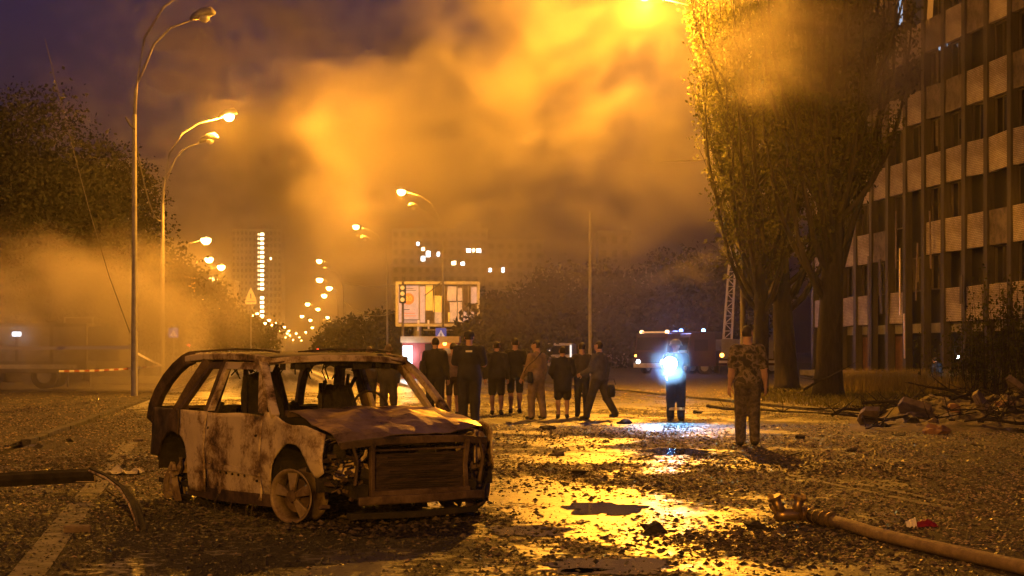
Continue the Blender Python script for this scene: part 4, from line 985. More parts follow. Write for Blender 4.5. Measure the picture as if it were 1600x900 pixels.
def wire(label, pts, r=.012, sag=0, cat='cable'):
    a, b = Vector(pts[0]), Vector(pts[-1]); q = []
    if len(pts) == 2:
        for i in range(17):
            t = i / 16; p = a.lerp(b, t); p.z -= sag * 4 * t * (1 - t); q.append(p - a)
    else: q = [Vector(p) - a for p in pts]
    o = MB().tube(q, r, 5).build('cable', mat('cable', (.10, .09, .08), rough=.6), loc=a); return tag(o, label, cat)
wire('loose cable hanging from the treetop past the tall left lamp', [P(70, 60, 52), P(105, 200, 52), P(140, 330, 51), P(170, 430, 51), P(203, 520, 50)], .013)
wire('slack cable between the two left lamp poles', [P(212, 220, 50), P(252, 345, 66)], .025, .7)
wire('short bent bracket wire on the tall left lamp', [P(211, 202, 49.9), P(203, 195, 49.8), P(196, 183, 49.7)], .03)
wire('thin span wire crossing the smoke at right', [P(935, 249, 80), P(1135, 248, 60)], .02, .1)
wire('overhead wires running behind the billboard', [P(540, 443, 180), P(694, 431, 104)], .035, .5)
wire('lower overhead wires sagging behind the billboard', [P(537, 470, 180), P(690, 440, 104)], .035, 2.0)
wire('lowest overhead wire sagging behind the lamp poles', [P(537, 490, 180), P(605, 470, 133)], .035, .6)
# barrier tape
M_tape = mat('barrier_tape', (.8, .78, .74), (.55, .05, .04), 1.2, .5)
def tape(label, pts, w=.07):
    a = Vector(pts[0]); o = MB().bar([Vector(p) - a for p in pts], .004, w).build('barrier_tape', mat('pale_tape', (.75, .73, .68), rough=.4), loc=a); return tag(o, label, 'barrier tape')
tape('upper pale barrier tape stretched to the tall left lamp', [P(-60, 543, 52), P(60, 544, 51), P(208, 543, 50)], .10)
tape('pale barrier tape slanting down between the two left lamp poles', [P(212, 551, 50), P(235, 563, 57), P(253, 571, 66)], .08)
t0 = thing('striped_barrier_tape', 'lower red and white barrier tape near the left truck', 'barrier tape', P(92, 580, 52))
b0 = P(92, 580, 52); q = [P(92, 580, 52), P(150, 579, 53), P(205, 576, 54), P(253, 571, 66)]
N = 22
for i in range(N):
    def on(t):
        t *= 3; k = min(int(t), 2); return q[k].lerp(q[k + 1], t - k) - b0
    MB().bar([on(i / N), on((i + 1) / N)], .004, .07).build('tape_stripe', M_whitep if i % 2 == 0 else mat('faded_tape_red', (.35, .12, .09), rough=.6), t0)

# ------------------------------------------------------------------ signs
def crossing_sign(label, px, py, Y, size):
    p = P(px, py, Y); t = thing('crossing_sign', label, 'road sign', Vector((p.x, Y, 0)))
    MB().tube([(0, .06, 0), (0, .06, p.z + size * .5)], .035, 8).build('post', M_steel, t)
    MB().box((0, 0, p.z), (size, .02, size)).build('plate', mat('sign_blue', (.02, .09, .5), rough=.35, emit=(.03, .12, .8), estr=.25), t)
    s = size * .40; z = p.z - size * .02
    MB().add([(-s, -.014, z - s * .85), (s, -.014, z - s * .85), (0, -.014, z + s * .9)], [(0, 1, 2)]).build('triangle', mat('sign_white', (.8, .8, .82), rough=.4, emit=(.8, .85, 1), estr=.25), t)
    mb = MB(); k = s * .5
    mb.tube([(0, -.018, z + k * .15), (0, -.018, z - k * .5)], k * .16, 6); mb.tube([(0, -.018, z - k * .5), (-k * .5, -.018, z - k * 1.4)], k * .12, 5); mb.tube([(0, -.018, z - k * .5), (k * .5, -.018, z - k * 1.4)], k * .12, 5)
    mb.tube([(0, -.018, z + k * .4), (0, -.018, z + k * .62)], k * .16, 6); mb.tube([(-k * .45, -.018, z - k * .4), (0, -.018, z + k * .1), (k * .45, -.018, z - k * .4)], k * .09, 5)
    mb.build('walking_figure', M_dark, t)
crossing_sign('blue pedestrian crossing sign under the billboard', 689, 521, 98, .68)
crossing_sign('blue pedestrian crossing sign beside the left pole cluster', 271, 520, 80, .5)
p = P(392, 462, 160); ws = thing('warning_sign', 'triangular warning sign with plate hanging over the avenue at left', 'road sign', Vector((p.x, 160, 0)))
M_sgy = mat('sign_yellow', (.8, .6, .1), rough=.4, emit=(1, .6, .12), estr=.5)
MB().prism([(-.55, p.z - .35), (.55, p.z - .35), (0, p.z + .85)], -.02, .02).build('triangle_plate', M_sgy, ws)
MB().box((0, 0, p.z - .62), (1.1, .04, .5)).build('sub_plate', M_sgy, ws); MB().tube([(0, .06, 0), (0, .06, p.z + .6)], .05, 8).build('post', M_steel, ws)
mb = MB(); mb.box((0, -.03, p.z - .05), (.08, .02, .5)); mb.box((0, -.045, p.z - .62), (.9, .01, .05)); mb.build('symbol', M_dark, ws)
# overhead gantry traffic signals (red) down the avenue
def signal(label, px, py, Y, lens, arm=0):
    p = P(px, py, Y); t = thing('traffic_light', label, 'traffic light', Vector((p.x, Y, 0)))
    MB().tube([(0, .25, 0), (0, .25, p.z + .8)], .07, 8).build('post', M_steel, t); MB().box((0, .05, p.z), (.38, .3, 1.1)).build('housing', M_dark, t, bevel=.03)
    for k, dz in enumerate((.35, 0, -.35)):
        MB().lathe([(.001, -.13), (.11, -.12), (.13, -.10)], 12, (0, 0, p.z + dz), 'y').build('lens', lens[k], t)
dimg = M_glassdark
signal('traffic light showing red beside the left pole cluster', 295, 549, 105, [E_red, dimg, dimg])
signal('traffic light with three amber lenses before the billboard corner', 629, 459, 92, [mat('amber_lens', (.5, .3, .05), rough=.3, emit=(1, .6, .15), estr=.8)] * 3)
# ------------------------------------------------------------------ billboard
Yb = 112.0; sc_ = Yb / FPX
bc = P(684, 475, Yb); bb = thing('billboard', 'large billboard with a torn peeling poster on a single post', 'billboard', Vector((P(652, 550, Yb).x, Yb, 0)))
bx, bz = bc.x - bb.location.x, bc.z; W, Hb = 127 * sc_, 66 * sc_
MB().tube([(0, .3, 0), (0, .3, bz - Hb / 2)], .28, 12).build('post', M_steel, bb)
mb = MB()
for (cx, cz, w, h) in ((bx, bz + Hb / 2, W + .2, .2), (bx, bz - Hb / 2, W + .2, .2), (bx - W / 2, bz, .2, Hb - .2), (bx + W / 2, bz, .2, Hb - .2)): mb.box((cx, 0, cz), (w, .35, h))
mb.build('frame', M_whitep, bb)
MB().box((bx, .12, bz), (W - .1, .05, Hb - .1)).build('backing', mat('billboard_backing', (.22, .17, .13), (.10, .08, .06), 1.5, .8), bb)
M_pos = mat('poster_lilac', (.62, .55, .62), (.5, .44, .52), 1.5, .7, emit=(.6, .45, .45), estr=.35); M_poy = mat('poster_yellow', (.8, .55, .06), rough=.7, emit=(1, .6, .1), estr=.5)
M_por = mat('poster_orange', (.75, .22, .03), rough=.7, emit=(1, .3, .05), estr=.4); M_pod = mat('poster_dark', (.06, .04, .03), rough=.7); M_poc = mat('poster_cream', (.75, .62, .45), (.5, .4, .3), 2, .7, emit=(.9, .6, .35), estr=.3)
def pr_(name, x0, y0, x1, y1, m, d=.07, tilt=0):     # rectangle of the photograph on the poster face
    a = P(x0, y0, Yb); b_ = P(x1, y1, Yb)
    return MB().box(((a.x + b_.x) / 2 - bb.location.x, d, (a.z + b_.z) / 2), (abs(b_.x - a.x), .02, abs(a.z - b_.z)), (0, tilt, 0)).build(name, m, bb)
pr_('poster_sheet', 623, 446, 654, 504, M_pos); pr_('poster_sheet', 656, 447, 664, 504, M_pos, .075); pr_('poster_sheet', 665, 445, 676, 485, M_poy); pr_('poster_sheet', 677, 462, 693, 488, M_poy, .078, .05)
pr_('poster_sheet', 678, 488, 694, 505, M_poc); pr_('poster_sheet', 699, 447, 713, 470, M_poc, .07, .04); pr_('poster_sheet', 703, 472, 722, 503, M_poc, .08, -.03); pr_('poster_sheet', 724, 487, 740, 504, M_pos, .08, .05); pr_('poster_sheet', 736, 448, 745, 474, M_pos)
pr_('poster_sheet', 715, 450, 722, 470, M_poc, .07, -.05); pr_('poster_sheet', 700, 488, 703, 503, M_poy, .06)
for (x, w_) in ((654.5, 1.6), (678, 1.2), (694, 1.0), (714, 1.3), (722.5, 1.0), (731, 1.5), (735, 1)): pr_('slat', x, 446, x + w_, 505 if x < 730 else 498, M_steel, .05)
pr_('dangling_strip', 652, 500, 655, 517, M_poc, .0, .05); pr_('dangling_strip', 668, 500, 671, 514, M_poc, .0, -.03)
mb = MB(); a = P(638, 467, Yb)
mb.lathe([(.001, -.012), (.42, -.012), (.42, .012)], 20, (a.x - bb.location.x, .05, a.z), 'y'); mb.build('round_emblem', M_por, bb)
def text(name, body, size, loc, m, parent, ext=.004, rot=(R(90), 0, 0)):
    cu = bpy.data.curves.new(name, 'FONT'); cu.body = body; cu.size = size; cu.extrude = ext; cu.align_x = 'CENTER'; cu.align_y = 'CENTER'
    tmp = bpy.data.objects.new(name, cu); COL.objects.link(tmp); dg = bpy.context.evaluated_depsgraph_get(); me = bpy.data.meshes.new_from_object(tmp.evaluated_get(dg)); bpy.data.objects.remove(tmp)
    me.materials.clear(); me.materials.append(m); o = bpy.data.objects.new(name, me); COL.objects.link(o); o.parent = parent; o.location = loc; o.rotation_euler = rot; return o
text('emblem_lettering', '30', .5, (a.x - bb.location.x, .03, a.z), M_poy, bb)
for k, (y, w_) in enumerate(((450, 18), (453, 22), (483, 12), (489, 20), (493, 22), (499, 26), (501, 24))): pr_('print_line', 628, y, 628 + w_, y + 1.0, M_por if 488 < y < 494 else M_pod, .055)
MB().box((bx + .6, -.25, bz - Hb / 2 - .35), (W * .55, .6, .06)).build('service_walkway', M_steel, bb)

# ------------------------------------------------------------------ kiosk, vehicles
Yk = 88.0; kx = P(672, 550, Yk).x; sk = Yk / FPX
kk = thing('kiosk', 'red kiosk with cream fascia and a bright white lit panel', 'kiosk', Vector((kx, Yk, 0))); kw = 86 * sk
M_red2 = mat('kiosk_red', (.32, .05, .04), (.25, .04, .035), 2, .6)
MB().box((0, 1.2, 1.05), (kw, 2.4, 2.1)).build('body', M_red2, kk); MB().box((0, 1.15, 2.2), (kw + .2, 2.7, .35)).build('fascia', mat('cream_paint', (.6, .48, .3), (.5, .4, .26), 2, .6), kk)
px = lambda q: (q - 672) * sk
MB().box((px(637), -.03, EYE - 5 * sk), (15 * sk, .05, 30 * sk)).build('lit_panel', emis('kiosk_light', (.72, .86, 1.0), 3.2), kk)
lamp('kiosk_glow', (px(637), -.35, 1.35), 140, (.6, .8, 1.0), .3, kk)
MB().box((px(678), -.02, 1.45), (28 * sk, .05, 1.0)).build('shop_window', M_glassdark, kk); MB().box((px(697), -.03, 1.95), (26 * sk, .05, .5)).build('sign_strip', mat('orange_sign', (.5, .16, .04), rough=.5, emit=(1, .35, .05), estr=.35), kk)
MB().lathe([(.001, -.1), (.10, -.08), (.12, 0)], 12, (px(695), -.02, EYE + 13 * sk), 'y').build('lamp', E_orange, kk)
MB().box((px(678), -.2, .9), (30 * sk, .4, .06)).build('counter', M_steel, kk); MB().box((px(705), -.025, 1.0), (.75, .05, 1.9)).build('door', M_steel, kk)

def wheelset(parent, xs, y, r, w):
    for x in xs:
        for s in (-1, 1):
            t = MB().lathe([(r * .55, -w / 2), (r * .95, -w / 2), (r, -w * .35), (r, w * .35), (r * .95, w / 2), (r * .55, w / 2)], 20, (x, s * y, r), 'y').build('wheel', M_rubber, parent)
            MB().lathe([(.001, -w * .4), (r * .58, -w * .45), (r * .58, w * .45), (.001, w * .4)], 16, (x, s * y, r), 'y').build('rim', M_steel, t)
def truck(name, label, base, rz, body_m, L=7.6, W=2.5, cabh=2.75, boxh=2.9, beacons=True, cat='fire engine'):
    t = thing(name, label, cat, base, rz, None)
    xf = L / 2; cl = 2.0
    MB().prism([(xf - cl, .55), (xf, .55), (xf, 1.5), (xf - .25, cabh), (xf - cl, cabh)], -W / 2, W / 2).build('cab', body_m, t, bevel=.05)
    MB().box((xf - .07, 0, 2.05), (.06, W * .86, .85), (0, R(-11), 0)).build('windscreen', M_glassdark, t)
    for s in (-1, 1):
        d = MB().box((xf - .95, s * (W / 2 + .008), 1.35), (1.1, .03, 1.5)).build('cab_door', body_m, t); MB().box((xf - .95, s * (W / 2 + .03), 1.95), (.95, .02, .75)).build('side_window', M_glassdark, d)
        MB().lathe([(.001, .05), (.12, .04), (.14, 0)], 12, (xf + .01, s * W * .38, .85), 'x').build('headlight', emis('headlight_glow', (.8, .9, 1.0), 25), t)
        MB().lathe([(.001, .05), (.07, .04), (.08, 0)], 10, (xf + .01, s * W * .46, 1.25), 'x').build('indicator', E_orange, t)
        MB().box((xf - .1, s * (W / 2 + .18), 2.1), (.1, .18, .4)).build('mirror', M_dark, t)
    MB().box((xf + .06, 0, .6), (.2, W, .3)).build('bumper', M_whitep, t, bevel=.04)
    MB().box(((-cl) / 2 - .1, 0, boxh / 2 + .3), (L - cl - .25, W, boxh - .6)).build('body_box', body_m, t, bevel=.04)
    for k in range(4):
        for s in (-1, 1):
            MB().box((xf - cl - .95 - k * 1.28, s * (W / 2 + .008), 1.7), (1.15, .03, 1.3)).build('locker_shutter', M_steel, t)
    for s in (-1, 1): MB().box((-.9, s * (W / 2 + .012), .85), (L - cl - .6, .02, .16)).build('side_stripe', M_whitep, t)
    if beacons:
        for s in (-1, 1):
            MB().lathe([(.13, 0), (.13, .16), (.06, .2), (.001, .2)], 12, (xf - .5, s * W * .40, cabh)).build('beacon', emis('beacon_amber', (1.0, .6, .25), 5), t)
        MB().box((xf - .5, 0, cabh + .07), (.3, W * .72, .1)).build('light_bar', mat('lightbar', (.6, .4, .1), rough=.4, emit=(1, .6, .2), estr=.5), t)
    wheelset(t, (xf - 1.2, -xf + 1.6), W / 2 - .16, .5, .3)
    return t
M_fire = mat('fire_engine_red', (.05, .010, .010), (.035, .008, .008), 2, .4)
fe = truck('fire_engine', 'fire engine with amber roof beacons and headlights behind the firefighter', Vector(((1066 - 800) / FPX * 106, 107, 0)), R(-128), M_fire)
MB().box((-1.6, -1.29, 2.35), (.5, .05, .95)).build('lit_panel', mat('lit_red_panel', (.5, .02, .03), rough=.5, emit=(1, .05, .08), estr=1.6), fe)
MB().box((-.9, -1.29, 2.45), (.55, .05, .55)).build('lit_panel', mat('lit_white_panel', (.7, .7, .7), rough=.5, emit=(1, .95, .9), estr=1.8), fe)
for s in (-1, 1): MB().lathe([(.12, 0), (.12, .15), (.06, .19), (.001, .19)], 12, (-1.5, s * .9, 2.9)).build('blue_beacon', emis('beacon_blue', (.15, .3, 1.0), 20), fe)
lamp('beacon_light', (1.0, 0, 3.6), 600, (.22, .32, 1.0), .2, fe)
# aerial ladder truck with raised boom
al = truck('ladder_truck', 'ladder truck with a pale raised boom beside the poplar', Vector(((1150 - 800) / FPX * 104, 105, 0)), R(-165), M_fire, beacons=False, boxh=1.6)
MB().lathe([(.7, 1.6), (.7, 2.0), (.5, 2.1), (.45, 2.6), (.001, 2.6)], 16, (-1.0, 0, 0)).build('turntable', M_steel, al)
la = thing('raised_boom', 'pale raised lattice boom leaning beside the poplar', 'boom', P(1136, 541, 104))
b0 = P(1136, 541, 104); tp = P(1146, 380, 108) - b0
for (dx, dy) in ((-.28, -.2), (.28, -.2), (-.28, .2), (.28, .2)): MB().bar([Vector((dx, dy, 0)), tp + Vector((dx * .7, dy * .7, 0))], .09, .09).build('chord', M_whitep, la)
for k in range(14):
    a = tp * (k / 14); b_ = tp * ((k + 1) / 14); s = 1 if k % 2 else -1
    MB().bar([a + Vector((-.26 * s, -.2, 0)), b_ + Vector((.26 * s, -.2, 0))], .05, .05).build('brace', M_whitep, la)
    MB().bar([a + Vector((-.26, -.2, 0)), a + Vector((.26, -.2, 0))], .05, .05).build('rung', M_whitep, la)
MB().box((0, 0, -.35), (.8, .8, .7)).build('boom_foot', M_steel, la, bevel=.05)
MB().lathe([(.001, -.1), (.13, -.08), (.14, 0)], 12, P(1128, 555, 102) - b0 , 'y').build('marker_lamp', E_orange, la)
# pale van lit behind the crowd
vn = thing('parked_van', 'pale van with lit frame behind the crowd', 'van', Vector((P(880, 550, 125).x, 125, 0)), R(82))
M_van = mat('van_white', (.6, .58, .55), (.5, .48, .45), 2, .4)
MB().prism([(-2.4, .4), (2.4, .4), (2.45, 1.15), (1.5, 1.3), (1.0, 2.15), (-2.4, 2.2)], -.95, .95).build('body', M_van, vn, bevel=.06)
MB().box((-2.42, 0, 1.65), (.04, 1.5, .7)).build('rear_window', M_glassdark, vn); MB().box((1.28, 0, 1.72), (.04, 1.5, .75), (0, R(-31), 0)).build('windscreen', M_glassdark, vn)
for s in (-1, 1):
    MB().box((-2.43, s * .86, 1.5), (.05, .14, 1.1)).build('lit_edge', emis('van_edge_light', (1, .9, .8), 1.2), vn); MB().box((-2.43, s * .8, .9), (.05, .2, .3)).build('tail_light', M_redp, vn)
wheelset(vn, (-1.5, 1.5), .85, .34, .2)
# far car with a red brake light on the avenue
fc = thing('distant_car', 'distant car with a red tail light over the burnt car roof', 'car', Vector((P(497, 550, 150).x, 150, 0)), R(96))
MB().prism([(-2.2, .35), (2.2, .35), (2.2, .85), (1.2, 1.0), (.5, 1.6), (-2.0, 1.65), (-2.25, 1.0)], -.88, .88).build('body', M_dark, fc, bevel=.08)
MB().box((-2.14, 0, 1.3), (.04, 1.3, .45), (0, R(-20), 0)).build('rear_window', M_glassdark, fc); wheelset(fc, (-1.35, 1.35), .76, .33, .2)
for s in (-1, 1): MB().box((-2.27, s * .7, 1.0), (.06, .25, .2)).build('tail_light', E_red if s < 0 else M_redp, fc)
MB().lathe([(.12, 0), (.12, .14), (.001, .18)], 10, (-.6, 0, 1.62)).build('roof_beacon', E_red, fc)
# truck in the smoke at left
lt = truck('box_truck', 'grey truck half lost in smoke at the left edge', Vector((P(15, 550, 60).x, 60, .1)), R(186), mat('truck_grey', (.22, .20, .18), (.15, .14, .12), 2, .6), L=6.2, W=2.3, cabh=2.4, boxh=2.5, beacons=False, cat='truck')
for ch in list(lt.children):
    if ch.name.startswith('headlight') or ch.name.startswith('indicator'): bpy.data.objects.remove(ch, do_unlink=True)
wl_ = P(26, 522, 58.4) - Vector(lt.location)
o = MB().box((0, 0, 0), (.32, .04, .16)).build('lit_window', E_cool, lt); o.matrix_world = Matrix.Translation(P(26, 522, 58.4)); o.parent = lt
bpy.context.view_layer.update(); o.matrix_parent_inverse = lt.matrix_world.inverted()
sb = thing('signboard', 'dim framed signboard in the smoke beside the left truck', 'sign', Vector((P(123, 550, 62).x, 62, .1)))
z = P(123, 513, 62).z
MB().box((0, 0, z), (1.05, .05, .6)).build('panel', mat('sign_dull', (.2, .16, .12), rough=.8), sb); mb = MB()
for (x, zz, w, h) in ((0, .32, 1.15, .05), (0, -.32, 1.15, .05), (-.55, 0, .05, .6), (.55, 0, .05, .6)): mb.box((x, -.02, z + zz), (w, .08, h))
mb.build('frame', M_whitep, sb); MB().tube([(-.45, .05, 0), (-.45, .05, z)], .04, 6).build('post', M_steel, sb); MB().tube([(.45, .05, 0), (.45, .05, z)], .04, 6).build('post', M_steel, sb)
# low pale barrier blocks on the left verge
for i, (x, y) in enumerate(((178, 604), (232, 603))):
    o = MB().prism([(-1.0, 0), (1.0, 0), (.95, .28), (.8, .34), (-.8, .34), (-.95, .28)], -.15, .15).build('barrier_block', M_concrete, loc=G(x, y) + Vector((0, 0, .1)), bevel=.03)
    tag(o, ['low concrete block left of the tall lamp pole', 'low concrete block between the two left lamp poles'][i], 'barrier')
# ------------------------------------------------------------------ trees
M_bark = mat('bark', (.03, .022, .016), (.012, .009, .007), 3, .9, stretch=(4, 4, .7), bump=.9, bscale=7)
L_dark = leafmat('leaf_dark', (.007, .009, .004), (.018, .02, .008), .15)
L_pop = leafmat('leaf_poplar', (.035, .042, .012), (.085, .085, .022), .3)
L_olive = leafmat('leaf_olive', (.05, .05, .018), (.10, .09, .03), .3)
def leaves(name, C, size, m, parent, seed=0, updown=.0, asp=.62):
    C = np.asarray(C, float); n = len(C); rs = np.random.RandomState(seed)
    a = rs.normal(size=(n, 3)); a[:, 2] += updown * np.sign(rs.normal(size=n)); a /= np.linalg.norm(a, axis=1)[:, None]
    b = rs.normal(size=(n, 3)); b -= (a * b).sum(1)[:, None] * a; b /= np.linalg.norm(b, axis=1)[:, None]
    s = (size * rs.uniform(.6, 1.35, n))[:, None]
    V = np.stack([C - a * s, C + b * s * asp, C + a * s, C - b * s * asp], 1).reshape(-1, 3)
    me = bpy.data.meshes.new(name); me.vertices.add(len(V)); me.vertices.foreach_set('co', V.ravel())
    me.loops.add(4 * n); me.loops.foreach_set('vertex_index', np.arange(4 * n)); me.polygons.add(n); me.polygons.foreach_set('loop_start', np.arange(0, 4 * n, 4)); me.update(calc_edges=True)
    me.materials.append(m); o = bpy.data.objects.new(name, me); COL.objects.link(o); o.parent = parent; return o
def poplar(label, base, H, spread, nst, seed, r0=.36, nl=16, lean=0.0, bare=.0, extra=()):
    rs = random.Random(seed); t = thing('poplar_tree', label, 'tree', base, 0, 'poplars on the right verge')
    mb = MB(); C = []
    top = Vector((lean, 0, H * .95)); tp = lambda q: Vector((lean * q * q + .12 * math.sin(q * 7 + seed), .1 * math.sin(q * 5), H * .95 * q))
    mb.tube([tp(q) + (Vector((0, 0, 0))) for q in (0, .02, .06, .15, .3, .5, .75, 1)], [r0 * 1.35, r0 * 1.12, r0, r0 * .9, r0 * .7, r0 * .45, r0 * .2, .02], 12)
    for i in range(nst):
        q = rs.uniform(.16, .62); p0 = tp(q); az = rs.uniform(0, 6.283); L = rs.uniform(.35, .62) * H * (1.05 - q * .5)
        out = spread * rs.uniform(.45, 1.0); d = Vector((math.cos(az), math.sin(az), 0))
        rr = r0 * .32 * (1 - q * .7); pts = []
        for k in range(8):
            u = k / 7; pts.append(p0 + d * (out * (1 - (1 - u) ** 2.2)) + Vector((rs.uniform(-.1, .1) * u, rs.uniform(-.1, .1) * u, L * (u ** 1.25))))
        mb.tube(pts, [rr * (1 - .88 * k / 7) + .01 for k in range(8)], 6)
        for k in range(rs.randint(nl - 4, nl + 4)):
            u = rs.uniform(.18, 1.0); j = min(int(u * 7), 6); p = pts[j].lerp(pts[j + 1], u * 7 - j); az2 = rs.uniform(0, 6.283)
            dd = Vector((math.cos(az2) * .42, math.sin(az2) * .42, 1)).normalized(); tl = rs.uniform(.5, 1.7); e = p + dd * tl
            mb.tube([p, p + dd * tl * .5 + Vector((rs.uniform(-.06, .06), 0, 0)), e], [.018, .012, .005], 4, cap=False)
            if rs.random() < bare: continue
            for _ in range(rs.randint(16, 40)):
                w = rs.uniform(.1, 1.1); C.append(p + dd * tl * w + Vector((rs.gauss(0, .13), rs.gauss(0, .13), rs.gauss(0, .1))))
    for (a, b) in extra:
        a = Vector(a); b = Vector(b); pts = [a.lerp(b, k / 6) + Vector((0, 0, -.35 * math.sin(k / 6 * 3.14))) + Vector((rs.uniform(-.08, .08), 0, rs.uniform(-.08, .08))) for k in range(7)]
        mb.tube(pts, [.10 - .013 * k for k in range(7)], 6)
        for k in range(26):
            p = pts[rs.randint(2, 6)]; e = p + Vector((rs.uniform(-.7, .5), rs.uniform(-.5, .5), rs.uniform(-.3, .6))); mb.tube([p, e], [.014, .004], 4, cap=False)
            for _ in range(rs.randint(3, 14)): C.append(p.lerp(e, rs.uniform(.2, 1.1)) + Vector((rs.gauss(0, .12), rs.gauss(0, .12), rs.gauss(0, .1))))
    mb.build('trunk', M_bark, t, smooth=True); leaves('crown', C, .066, L_pop, t, seed, .4); return t
b1 = G(1300, 626); b1.z = .08
poplar('poplar with a thick bare lower trunk beside the grass', b1, 17.5, 2.5, 56, 5, .42, 20, extra=())
b2 = G(1228, 616) ; b2.z = .08
poplar('poplar with several upright stems nearest the glaring lamp', b2, 17.0, 3.3, 60, 9, .40, 20, lean=-.6, extra=[((0, 0, 3.2), (-2.3, -.4, 4.9)), ((-.3, .0, 4.2), (-2.0, .3, 6.3)), ((.2, 0, 3.4), (1.6, -.4, 7.5))])
b3 = P(1188, 600, 51.5); b3.z = .05
poplar('leafy poplar left of the other two, behind the soldier', b3, 16.5, 2.4, 40, 31, .28, 17, lean=-.9)
def broad(name, label, base, H, blobs, nleaf, size, m, seed, group=None, r0=.3, cat='tree', trunk=True):
    rs = np.random.RandomState(seed); r2 = random.Random(seed); t = thing(name, label, cat, base, 0, group)
    mb = MB(); C = []; tot = sum(b[3] * b[4] * b[5] for b in blobs)
    mb.tube([(0, 0, 0), (0, 0, .1), (.05, 0, H * .3), (0, .05, H * .6)], [r0 * 1.3, r0, r0 * .8, r0 * .35], 8)
    for (x, y, z, rx, ry, rz) in blobs:
        c = Vector((x, y, z)); mb.tube([(0, 0, H * .28), c * .5 + Vector((0, 0, H * .12)), c], [r0 * .5, r0 * .28, .03], 6)
        n = int(nleaf * rx * ry * rz / tot); ncl = max(6, n // 45)
        for _ in range(ncl):
            d = rs.normal(size=3); d /= np.linalg.norm(d); r = rs.uniform(.45, 1.0) ** .6
            k = 1 + .22 * nz3(d[0] * 2 + x, d[1] * 2 + y, d[2] * 2 + seed)
            cc = np.array([x, y, z]) + d * r * k * np.array([rx, ry, rz]); sp_ = .16 * min(rx, rz) + .12
            C.append(cc + rs.normal(size=(max(4, n // ncl), 3)) * sp_ * np.array([1, 1, .75]))
            if r2.random() < .4: mb.tube([c, tuple(cc)], [.03, .008], 4, cap=False)
    mb.build('trunk', M_bark, t, smooth=True); leaves('crown', np.concatenate(C), size, m, t, seed); return t
def bp(px, Y): return Vector(((px - 800) / FPX * Y, Y, .08))
broad('broadleaf_tree', 'big dark tree at the far left, tallest of the left trees', bp(20, 74), 13, [(-2, 0, 7.5, 5, 4, 5), (.5, -.5, 10, 3.6, 3.2, 3.6), (2.2, -.5, 7, 3.2, 3, 4), (-4, 0, 10, 4, 3, 3.6), (1.5, 0, 4.5, 3.5, 3, 2.6)], 60000, .10, L_dark, 2, 'trees on the left verge', .4)
broad('broadleaf_tree', 'dark tree behind the tall left lamp pole', bp(140, 80), 11.4, [(0, 0, 7, 3.2, 3, 4), (1.2, 0, 9, 2.4, 2.2, 2.6), (-1.8, 0, 8.6, 2.4, 2, 2.6), (.5, 0, 4.2, 3, 2.6, 2.2)], 42000, .10, L_dark, 3, 'trees on the left verge', .35)
broad('broadleaf_tree', 'smaller smoke-veiled tree beside the second left lamp pole', bp(232, 92), 8, [(0, 0, 5.2, 2.6, 2.4, 3), (.8, 0, 3.2, 2.4, 2, 2), (-1.2, 0, 4, 2, 2, 2)], 20000, .12, L_olive, 4, 'trees on the left verge', .25)
broad('broadleaf_tree', 'low roadside tree behind the left pole cluster', bp(305, 150), 9, [(0, 0, 5.5, 3.4, 3, 3.5), (1.5, 0, 3, 2.6, 2, 2)], 8000, .2, L_olive, 5, 'trees on the left verge', .25)
broad('broadleaf_tree', 'hazy avenue tree under the lit tower', bp(365, 260), 9, [(0, 0, 5, 5, 4, 3.5), (4, 0, 4, 4, 3, 3)], 6000, .3, L_olive, 6, 'trees on the left verge', .25)
broad('broadleaf_tree', 'lamp-lit bush tree in the middle of the avenue', bp(532, 176), 5, [(0, 0, 2.6, 2.2, 2, 2.2), (-1.2, 0, 1.8, 1.8, 1.6, 1.6)], 6000, .18, L_pop, 7, None, .15)
mid = [(600, 150, 5.5, 3.6, 'dark tree between the lamp poles left of the billboard'), (780, 105, 4.6, 2.6, 'low bushy tree behind the middle of the crowd'), (745, 175, 8, 5, 'dark tree right of the billboard post'), (830, 150, 9, 5, 'dark tree behind the man in tan'),
       (905, 140, 10, 5, 'dark tree behind the thin pale pole'), (985, 145, 9.5, 5.5, 'dark tree behind the fire engine cab'), (1060, 150, 10.5, 5.5, 'dark tree behind the fire engine body'), (1120, 135, 11, 4.5, 'dark tree behind the raised boom'), (685, 190, 7.5, 5, 'dark tree directly behind the billboard')]
for i, (x, Y, H, r, lb) in enumerate(mid):
    broad('broadleaf_tree', lb, bp(x, Y), H, [(0, 0, H * .55, r, r * .7, H * .42), (r * .5, 0, H * .42, r * .75, r * .6, H * .38), (-r * .5, .3, H * .38, r * .7, r * .6, H * .34)], 7000, .22, L_dark if i != 1 else L_olive, 40 + i, 'trees across the junction', .22)
